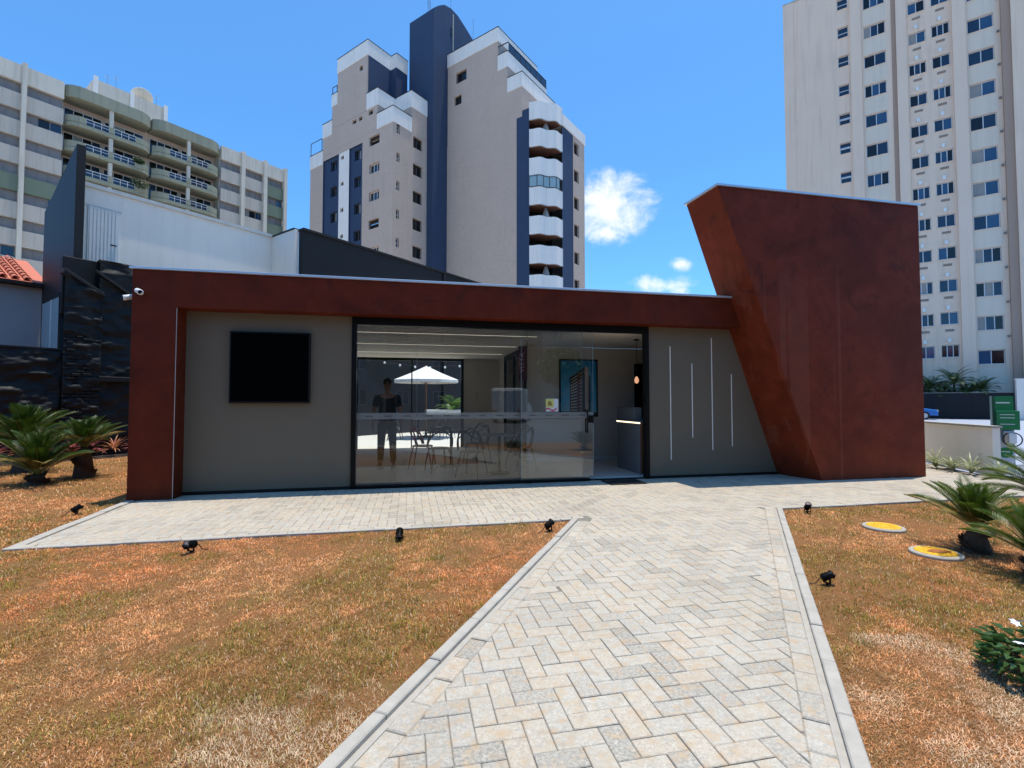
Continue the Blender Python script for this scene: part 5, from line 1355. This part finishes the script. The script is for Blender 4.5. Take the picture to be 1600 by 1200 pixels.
def car(name, label, loc, rz, body, L=4.2, Wd=1.75, Ht=1.48, van=False, cat='car'):
    t = thing(name, label, cat, loc, rz)
    if van: prof = [(0, .35), (0.05, .95), (.25, 1.12), (1.05, 1.28), (1.75, 2.05), (2.1, 2.25), (L - .1, 2.3), (L, 2.1), (L, .35)]
    else: prof = [(0, .32), (0.0, .62), (.12, .78), (1.05, .92), (1.75, Ht - .06), (2.2, Ht), (3.2, Ht - .04), (3.9, 1.02), (L - .05, .95), (L, .5), (L - .05, .32)]
    m = MB(); m.prism_y(prof, -Wd / 2, Wd / 2); m.build('body', body, t, bevel=.07)
    if van:
        sides = [[(1.30, 1.32), (1.82, 1.95), (2.5, 2.0), (2.5, 1.32)]]
        ws = [(1.12, 1.34), (1.72, 2.02)]
    else:
        sides = [[(1.38, .95), (1.86, Ht - .12), (2.45, Ht - .08), (2.45, .97)], [(2.52, .97), (2.52, Ht - .08), (3.12, Ht - .12), (3.62, 1.02)]]
        ws = [(1.12, .98), (1.70, Ht - .08)]
    for sg in (-1, 1):
        for s_ in sides:
            m = MB(); y = sg * (Wd / 2 + .004); m.add([(x, y, z) for x, z in s_], [tuple(range(len(s_)))]); m.build('side_window', 'pane_dark', t)
        for xw in (.82, L - .85):
            rad = .37 if van else .32
            w_ = MB(); w_.tube([(xw, sg * (Wd / 2 - .17), rad), (xw, sg * (Wd / 2 + .02), rad)], rad, 20); wo_ = w_.build('wheel', 'tyre', t)
            MB().tube([(xw, sg * (Wd / 2 + .0201), rad), (xw, sg * (Wd / 2 + .028), rad)], rad * .6, 16).build('rim', 'steel', wo_)
        MB().box(-.015, .10, sg * Wd * .34 - .16, sg * Wd * .34 + .16, .62, .78).build('headlight', 'steel', t)
        MB().box(L - .06, L + .012, sg * Wd * .40 - .12, sg * Wd * .40 + .12, .68, .92).build('tail_light', 'sticker_r', t)
        MB().box(1.35, 1.55, sg * (Wd / 2 + .02) - (0 if sg > 0 else .16), sg * (Wd / 2 + .02) + (.16 if sg > 0 else 0), 1.0 if not van else 1.35, 1.12 if not van else 1.6).build('wing_mirror', 'black_plastic', t)
    a, b = ws; m = MB(); nx, nz = -(b[1] - a[1]) * .012, (b[0] - a[0]) * .012
    m.quad((a[0] + nx, -Wd * .42, a[1] + nz), (a[0] + nx, Wd * .42, a[1] + nz), (b[0] + nx, Wd * .38, b[1] + nz), (b[0] + nx, -Wd * .38, b[1] + nz)); m.build('windscreen', 'pane_dark', t)
    return t
cc = RO + G1 * -6.2
# rear of the car shows beyond the rust tower
car('parked_car', 'blue car parked by the dark fence, mostly hidden by the rust tower', cc + G2 * 3.75 + Vector((0, 0, -.04)), GA + math.pi / 2, 'car_blue')

# ---------------------------------------------------------------- planting
def cycad(label, loc, th, tr, nf, L, seed, lo=-12, hi=80, ll=0.15, group='cycads on the lawns', nl=44, fm_='frond'):
    random.seed(seed)
    t = thing('cycad', label, 'cycad', loc, random.uniform(0, 6), group)
    m = MB()
    if th > 0.02:
        m.lathe([(tr * 1.22, -.03), (tr * 1.08, th * .2), (tr * .90, th * .6), (tr * .66, th * .95), (tr * .3, th * 1.08)], 18)
        for k in range(int(110 + 230 * th / .4)):            # old leaf bases
            a = k * 2.4; z = th * ((k * .618) % 1); c = Vector((math.cos(a), math.sin(a), 0))
            b = c * tr * .95 + Vector((0, 0, z)); s = Vector((-c.y, c.x, 0)) * tr * .16
            m.add([b - s, b + s, b + c * tr * random.uniform(.15, .5) + Vector((random.uniform(-.02, .02), random.uniform(-.02, .02), tr * random.uniform(.1, .8))), b + Vector((0, 0, -tr * .2))], [(0, 1, 2), (0, 2, 3), (3, 2, 1)])
    else: m.lathe([(tr, -.03), (tr, .03), (tr * .4, .06)], 14)
    m.build('trunk', 'trunk', t)
    for k in range(nf):
        f = (k + .5) / nf
        el = R(lo + (hi - lo) * (1 - f) ** 0.9 * random.uniform(.85, 1.1) + 8)
        m = MB(); frond(m, (0, 0, th * 1.0 + .02), k * 2.399 + random.uniform(-.2, .2), el, L * random.uniform(.85, 1.08) * (.82 + .25 * f), nl, L * .0165, ll * L / .6, R(random.uniform(22, 50)), 0, 1, .42, .14, .007)
        m.build('frond', [('frond_dry' if f > .8 and random.random() < .3 else fm_), 'rachis'], t)
cycad('cycad with a thick dark trunk beside the rust pillar', (-7.95, 9.08, -.01), .52, .14, 30, .74, 3, 16, 84)
cycad('wide low cycad left of the thick trunked cycad', (-8.10, 8.35, -.01), .14, .13, 30, .95, 4, 14, 86)
cycad('tall cycad at the left picture edge near the black wall', (-9.75, 9.75, -.01), .50, .15, 32, 1.05, 5, 14, 86)
cycad('cycad beside the two yellow lids', (4.36, 4.62, -.01), .19, .10, 28, .58, 6, 16, 82, fm_='frond_light')
cycad('cycad at the right picture edge in front of the others', (4.22, 3.93, -.01), .12, .09, 24, .56, 7, 14, 80, fm_='frond_light')
cycad('cycad farthest back at the right picture edge', (6.35, 5.75, -.01), .25, .10, 26, .82, 8, 2, 75, fm_='frond_light')
random.seed(21)
bedp = [tuple(wg(-9, -.95))[:2], tuple(wg(5.2, -.95))[:2], tuple(wg(5.2, -.15))[:2], tuple(wg(-9, -.15))[:2]]
mb = MB(); mb.prism(bedp, -.08, 0.0); tag(mb.build('planting_bed', 'bed'), kind='structure')
def rosette(t, mat, n, L, w, lo, hi, name='leaf'):
    for k in range(n):
        az = k * 2.4 + random.uniform(-.2, .2); el = R(random.uniform(lo, hi)); d = Vector((math.cos(az), math.sin(az), 0)); s = Vector((-d.y, d.x, 0)); Lk = L * random.uniform(.8, 1.1)
        pts = []; p = Vector((0, 0, .02)); e_ = el
        vs = []
        for q in range(6):
            ww = w * (1 - (q / 5) ** 1.6) * (.6 + .4 * min(1, q / 1.5)) * .5
            vs += [p - s * ww, p + s * ww]
            p = p + (d * math.cos(e_) + Vector((0, 0, math.sin(e_)))) * Lk / 5; e_ -= .24
        MB().add(vs, [(2 * q, 2 * q + 1, 2 * q + 3, 2 * q + 2) for q in range(5)]).build(name, mat, t)
ORD = ('nearest', 'second', 'third', 'fourth', 'fifth', 'sixth', 'seventh', 'eighth', 'ninth', 'tenth', 'eleventh', 'twelfth', 'thirteenth', 'fourteenth')
for k in range(14):
    a = 0.4 - k * 0.42
    t = thing('bromeliad', ('orange' if k % 4 == 2 else 'pink') + ' bromeliad at the black wall, ' + ORD[k] + ' to the rust pillar', 'bromeliad', wg(a + random.uniform(-.05, .05), -.60 + random.uniform(-.08, .05), .14), random.uniform(0, 6), 'bromeliads at the foot of the black wall')
    rosette(t, 'brom_o' if k % 4 == 2 else 'brom', 26, .46, .055, 18, 84)
for k, (x, y, lb) in enumerate(((9.18, 10.75, 'cream striped plant at the low wall nearest the rust tower'), (9.10, 10.25, 'cream striped plant at the low wall, second from the rust tower'), (9.02, 9.78, 'cream striped plant in the middle of the low wall'), (9.0, 9.35, 'cream striped plant at the end of the low wall'), (9.12, 8.92, 'cream striped plant at the foot of the green charging post'))):
    t = thing('striped_plant', lb, 'plant', (x - .22, y, 0), k, 'striped plants along the low wall'); rosette(t, 'dianella', 26, .52, .045, 35, 85)
# patio palms and planters seen through the glass
for s, d, lb in ((1.15, 13.2, 'bright green palm in the left patio planter'), (5.75, 13.4, 'bright green palm in the right patio planter')):
    t = thing('patio_palm', lb, 'palm', fw(s, d, 1.0), 1, 'palms in the patio planters')
    for q in range(16):
        m = MB(); frond(m, (0, 0, 0), q * 2.4, R(random.uniform(25, 80)), random.uniform(.7, 1.05), 14, .05, .30, 1.3, 0, 1, .1, .1, .012); m.build('frond', ['palm', 'rachis'], t)
    p = thing('patio_planter', 'low white planter under the ' + ('left' if s < 3 else 'right') + ' patio palm', 'planter', fw(s, d, .035), FA, 'white patio planters')
    MB().box(-1.2, 1.2, -.3, .3, .80, 1.0).build('trough', 'pot', p, bevel=.02); MB().box(-1.1, 1.1, -.24, .24, 0, .799).build('plinth', 'charcoal', p)
sl_ = thing('string_lights', 'string of small round lights hung above the patio', 'string lights', fw(2.0, 12.2, 3.0), FA)
wp = [Vector((k * .3, 0, -1.1 * (1 - ((k - 9) / 9) ** 2) * .35 + .2)) for k in range(19)]
MB().tube(wp, .006, 5).build('cable', 'black_plastic', sl_)
for k in range(1, 18, 2): MB().lathe([(.01, -.06), (.04, -.04), (.045, -.01), (.02, .03)], 10, tuple(wp[k] - Vector((0, 0, .03)))).build('bulb', 'white_plastic', sl_, True)
# flower shrub at the right edge
sh = thing('flowering_shrub', 'glossy leaved shrub with white flowers at the lower right edge', 'shrub', (2.66, 2.50, 0), 0)
random.seed(5)
for k in range(340):
    a = random.uniform(0, 6.28); r = .21 * random.random() ** .5; z = random.uniform(.02, .26) * (1 - .45 * r / .21)
    p = Vector((r * math.cos(a), r * math.sin(a), z)); d = Vector((math.cos(a + random.uniform(-.8, .8)), math.sin(a + random.uniform(-.8, .8)), random.uniform(-.1, .7))).normalized(); s = d.cross(Vector((0, 0, 1))).normalized(); L = random.uniform(.05, .085)
    u_ = s.cross(d) * .012
    MB().add([p, p + d * L * .4 + s * L * .24 + u_, p + d * L * .4 - u_ * .5, p + d * L * .4 - s * L * .24 + u_, p + d * L - u_], [(0, 1, 2), (0, 2, 3), (1, 4, 2), (2, 4, 3)]).build('leaf', 'shrub', sh)
for k in range(16):
    a = random.uniform(0, 6.28); MB().tube([(0, 0, 0), (.07 * math.cos(a), .07 * math.sin(a), .07), (.13 * math.cos(a), .13 * math.sin(a), .13)], [.006, .005, .003], 5).build('stem', 'trunk', sh)
for (fx, fy, fz) in ((-.10, .02, .27), (-.02, .06, .26), (.10, .0, .25), (-.15, -.05, .20)):
    fo = thing('flower', None, None); fo.parent = sh; fo.location = (fx, fy, fz); fo.rotation_euler = (random.uniform(-.6, .6), random.uniform(-.6, .6), random.uniform(0, 3)); fo.scale = (.62,) * 3
    for q in range(6):
        a = q * 1.047; c, s = math.cos(a), math.sin(a)
        MB().add([(0, 0, 0), (c * .025 - s * .013, s * .025 + c * .013, .012), (c * .045, s * .045, .008), (c * .025 + s * .013, s * .025 - c * .013, .012)], [(0, 1, 2, 3)]).build('petal', 'petal', fo)

# ---------------------------------------------------------------- lids, spotlights, low wall, charging post
for (x, y), lb, dirt in zip(LIDS, ('round yellow lid on a concrete ring, farther from the camera', 'round yellow lid with a rusty worn patch, nearer the camera'), (0, 1)):
    t = thing('inspection_cover', lb, 'lid', (x, y, -.016), 0, 'yellow inspection covers'); t.scale = (.80, .80, .62)
    MB().lathe([(.252, 0), (.246, .040), (.232, .050), (.205, .052), (.20, .03)], 40).build('concrete_ring', 'gutter', t, True)
    MB().lathe([(.197, .03), (.197, .056), (.188, .062), (.16, .062), (.155, .058), (.06, .058), (.055, .063), (.0005, .064)], 40).build('lid', 'yellow', t, True)
    rg = random.Random(int(x * 100)); m = MB()
    for k in range(46):
        a = k * 2.4; r = .15 * math.sqrt((k + .5) / 46)
        if .05 < r: m.box(r * math.cos(a) - .006, r * math.cos(a) + .006, r * math.sin(a) - .006, r * math.sin(a) + .006, .0575, .0635)
    o = m.build('studs', 'yellow', t); o['kind'] = 'stuff'
    if dirt:
        m = MB(); P = [(.02 + .10 * (1 + .45 * rg.random()) * math.cos(a), -.02 + .055 * (1 + .6 * rg.random()) * math.sin(a), .0655) for a in np.linspace(0, 6.28, 15)[:-1]]; m.add(P, [tuple(range(14))]); m.build('rust_stain', 'lid_dirt', t)
def spot(loc, az, el, label, sc=1.0):
    t = thing('garden_spotlight', label, 'spotlight', loc, az, 'garden spotlights along the path'); t.scale = (sc,) * 3
    c, s = math.cos(el), math.sin(el); P = lambda k: (0, -k * c, .085 + k * s)
    m = MB(); m.tube([P(-.06), P(-.055), P(.045), P(.06), P(.06)], [.022, .034, .038, .046, .041], 20); m.build('housing', 'black_metal', t, True)
    MB().tube([P(.052), P(.058)], .040, 20).build('lens', 'lamp_lens', t, True)
    m = MB()
    for q in range(4): m.tube([P(-.045 + q * .016), P(-.040 + q * .016)], .041, 16)
    o = m.build('cooling_fins', 'black_metal', t); o['kind'] = 'stuff'
    m = MB(); m.box(-.044, -.040, -.012, .012, .02, .095); m.box(.040, .044, -.012, .012, .02, .095); m.box(-.044, .044, -.012, .012, .012, .0199); m.build('bracket', 'black_metal', t)
    MB().tube([(0, 0, -.05), (0, 0, .012)], .012, 8).build('stake', 'black_metal', t)
    MB().tube([P(-.058), (0.01, .085 * c, .06), (.03, .11, .01), (.06, .16, -.005)], .005, 6).build('cable', 'black_plastic', t)
for x, y, az, el, lb in ((-5.42, 6.10, 2.6, .5, 'spotlight on the far left lawn beside the rust pillar'), (-2.99, 4.58, -.35, .12, 'spotlight with its lens turned to the camera on the left lawn'), (-1.14, 4.98, .1, -.75, 'spotlight tipped on end at the middle of the left lawn'),
                         (0.40, 5.32, 2.4, .4, 'spotlight in the left lawn corner beside the path'), (3.74, 6.21, -.2, .75, 'spotlight in the far corner of the right lawn'), (2.42, 3.79, 1.75, .25, 'spotlight on the right lawn nearest the camera')):
    spot((x, y, -.005), az, el, lb, .85 if y > 4 else .72)
LW = thing('low_white_wall', 'low pale wall behind the striped plants beside the rust tower', 'wall', (8.98, 9.12, 0), math.atan2(2.18, .55))
MB().box(0, 4.6, -.12, .0, 0, .90).build('wall', 'render_white', LW); MB().box(-.02, 4.6, -.15, .03, .901, .94).build('coping', 'kerb', LW)
cp = thing('charging_post', 'green electric vehicle charging post with a coiled cable', 'charging post', (9.42, 9.35, 0), R(-37))
MB().box(-.15, -.115, -.03, .20, 0, 1.50).build('side_panel', 'green_dark', cp)
MB().box(-.114, .15, 0, .2, 1.02, 1.50).build('upper_panel', 'green_sign', cp)
MB().box(-.114, .15, 0, .2, 0, .72).build('lower_panel', 'sign_white', cp); MB().box(-.114, .15, .02, .2, .721, 1.019).build('charger_recess', 'sign_white', cp)
MB().box(-.10, .21, -.12, -.002, .86, 1.22).build('front_board', 'green_sign', cp, bevel=.006)
m = MB()
for z in (1.14, 1.08, .96): m.box(-.06, .14, -.124, -.1205, z, z + .012)
m.build('board_print', 'white_plastic', cp)
MB().box(-.09, .10, -.004, -.0005, 1.36, 1.385).build('header_print', 'white_plastic', cp)
MB().tube([(.02, -.001, .42), (.02, -.006, .42)], .10, 28).build('round_emblem', 'green_sign', cp)
MB().box(-.04, .08, -.0085, -.0065, .43, .445).build('emblem_print', 'white_plastic', cp)
MB().box(-.02, .12, -.10, -.003, .60, .84).build('charger', 'steel', cp, bevel=.02); MB().box(.05, .16, -.14, -.101, .60, .80).build('plug_holster', 'white_plastic', cp, bevel=.02)
MB().tube([(.10 + .13 * math.cos(a), -.13, .68 + .13 * math.sin(a)) for a in np.linspace(1.4, -4.2, 22)], .010, 8).build('cable', 'black_plastic', cp)

# ---------------------------------------------------------------- across the street, mirrored in the glass; houses raised to block reflected sky
M['h_grey'] = plain('grey house render', (0.24, 0.22, 0.19, 1), 0.9, 0, 0.15, 0.5, streak=0.3); M['h_dark'] = plain('dark house render', (0.13, 0.12, 0.11, 1), 0.9, 0, 0.15, 0.5, streak=0.3)
def town_house(label, s, d, w, h, dep, mat, roofmat, nwin):
    t = thing('town_house', label, 'house', fw(s, d, 0), FA + math.pi)
    hl = [(-w / 2 + (k + .5) * w / nwin - .6, -w / 2 + (k + .5) * w / nwin + .6, z, z + 1.3) for k in range(nwin) for z in ([1.1, 4.1, 7.1] if h > 9 else [1.1])]
    m = MB(); m.wall('y', 0, -w / 2, w / 2, 0, h, hl, .2); m.quad((-w / 2, 0, 0), (-w / 2, dep, 0), (-w / 2, dep, h), (-w / 2, 0, h)); m.quad((w / 2, 0, 0), (w / 2, dep, 0), (w / 2, dep, h), (w / 2, 0, h)); m.quad((-w / 2, dep, 0), (w / 2, dep, 0), (w / 2, dep, h), (-w / 2, dep, h)); m.build('wall', mat, t)
    for q in hl: window(t, 'y', 0, *q, 'slide', 'frame_white', ('pane_dark', 'pane_navy'), .1)
    m = MB(); m.add([(-w / 2 - .3, -.4, h), (w / 2 + .3, -.4, h), (w / 2 + .3, dep / 2, h + 1.6), (-w / 2 - .3, dep / 2, h + 1.6), (w / 2 + .3, dep + .3, h), (-w / 2 - .3, dep + .3, h)], [(0, 1, 2, 3), (3, 2, 4, 5), (1, 4, 2), (0, 3, 5), (0, 5, 4, 1)]); m.build('roof', roofmat, t)
town_house('grey house across the street, raised and widened to block mirrored sky at the left of the glazing', -6, -34, 15.4, 11.5, 9, 'h_grey', 'clay', 4)
town_house('red roofed house across the street, raised to block mirrored sky behind the van', 8.5, -40, 14, 10.0, 8, 'h_dark', 'clay', 4)
town_house('tall pale house across the street, mirrored beside the picture', 23, -37, 13, 12.5, 10, 'h_grey', 'charcoal', 4)
town_house('grey house across the street, mirrored at the right of the glazing', 40, -36, 17, 10.5, 10, 'h_dark', 'clay', 4)
town_house('low grey house across the street at the far left of the mirrored row', -22, -35, 15, 5.2, 10, 'charcoal', 'charcoal', 3)
car('delivery_van', 'white delivery van across the street, mirrored in the glazing', fw(11.9, -27, -.03), FA + math.pi * .62, 'van_white', 5.2, 1.95, 2.3, True, 'van')
for s, d, h, lb in ((2.5, -31, 6.5, 'round crowned street tree across the street, mirrored left of the van'), (16.5, -31, 7.0, 'street tree across the street, mirrored right of the van')):
    t = thing('street_tree', lb, 'tree', fw(s, d, -.03), 0)
    MB().tube([(0, 0, 0), (.1, 0, 1.4), (0, .05, 2.6)], [.2, .15, .1], 8).build('trunk', 'trunk', t)
    for q in range(5): MB().tube([(0, 0, 2.3), (1.1 * math.cos(q * 1.26), 1.1 * math.sin(q * 1.26), 3.4)], [.09, .04], 6).build('limb', 'trunk', t)
    leaf_blob(t, 'crown', 'palm_dark', 2600, 2.1, 2.1, 1.7, (0, 0, h * .62), .22, .34, int(h * 10))
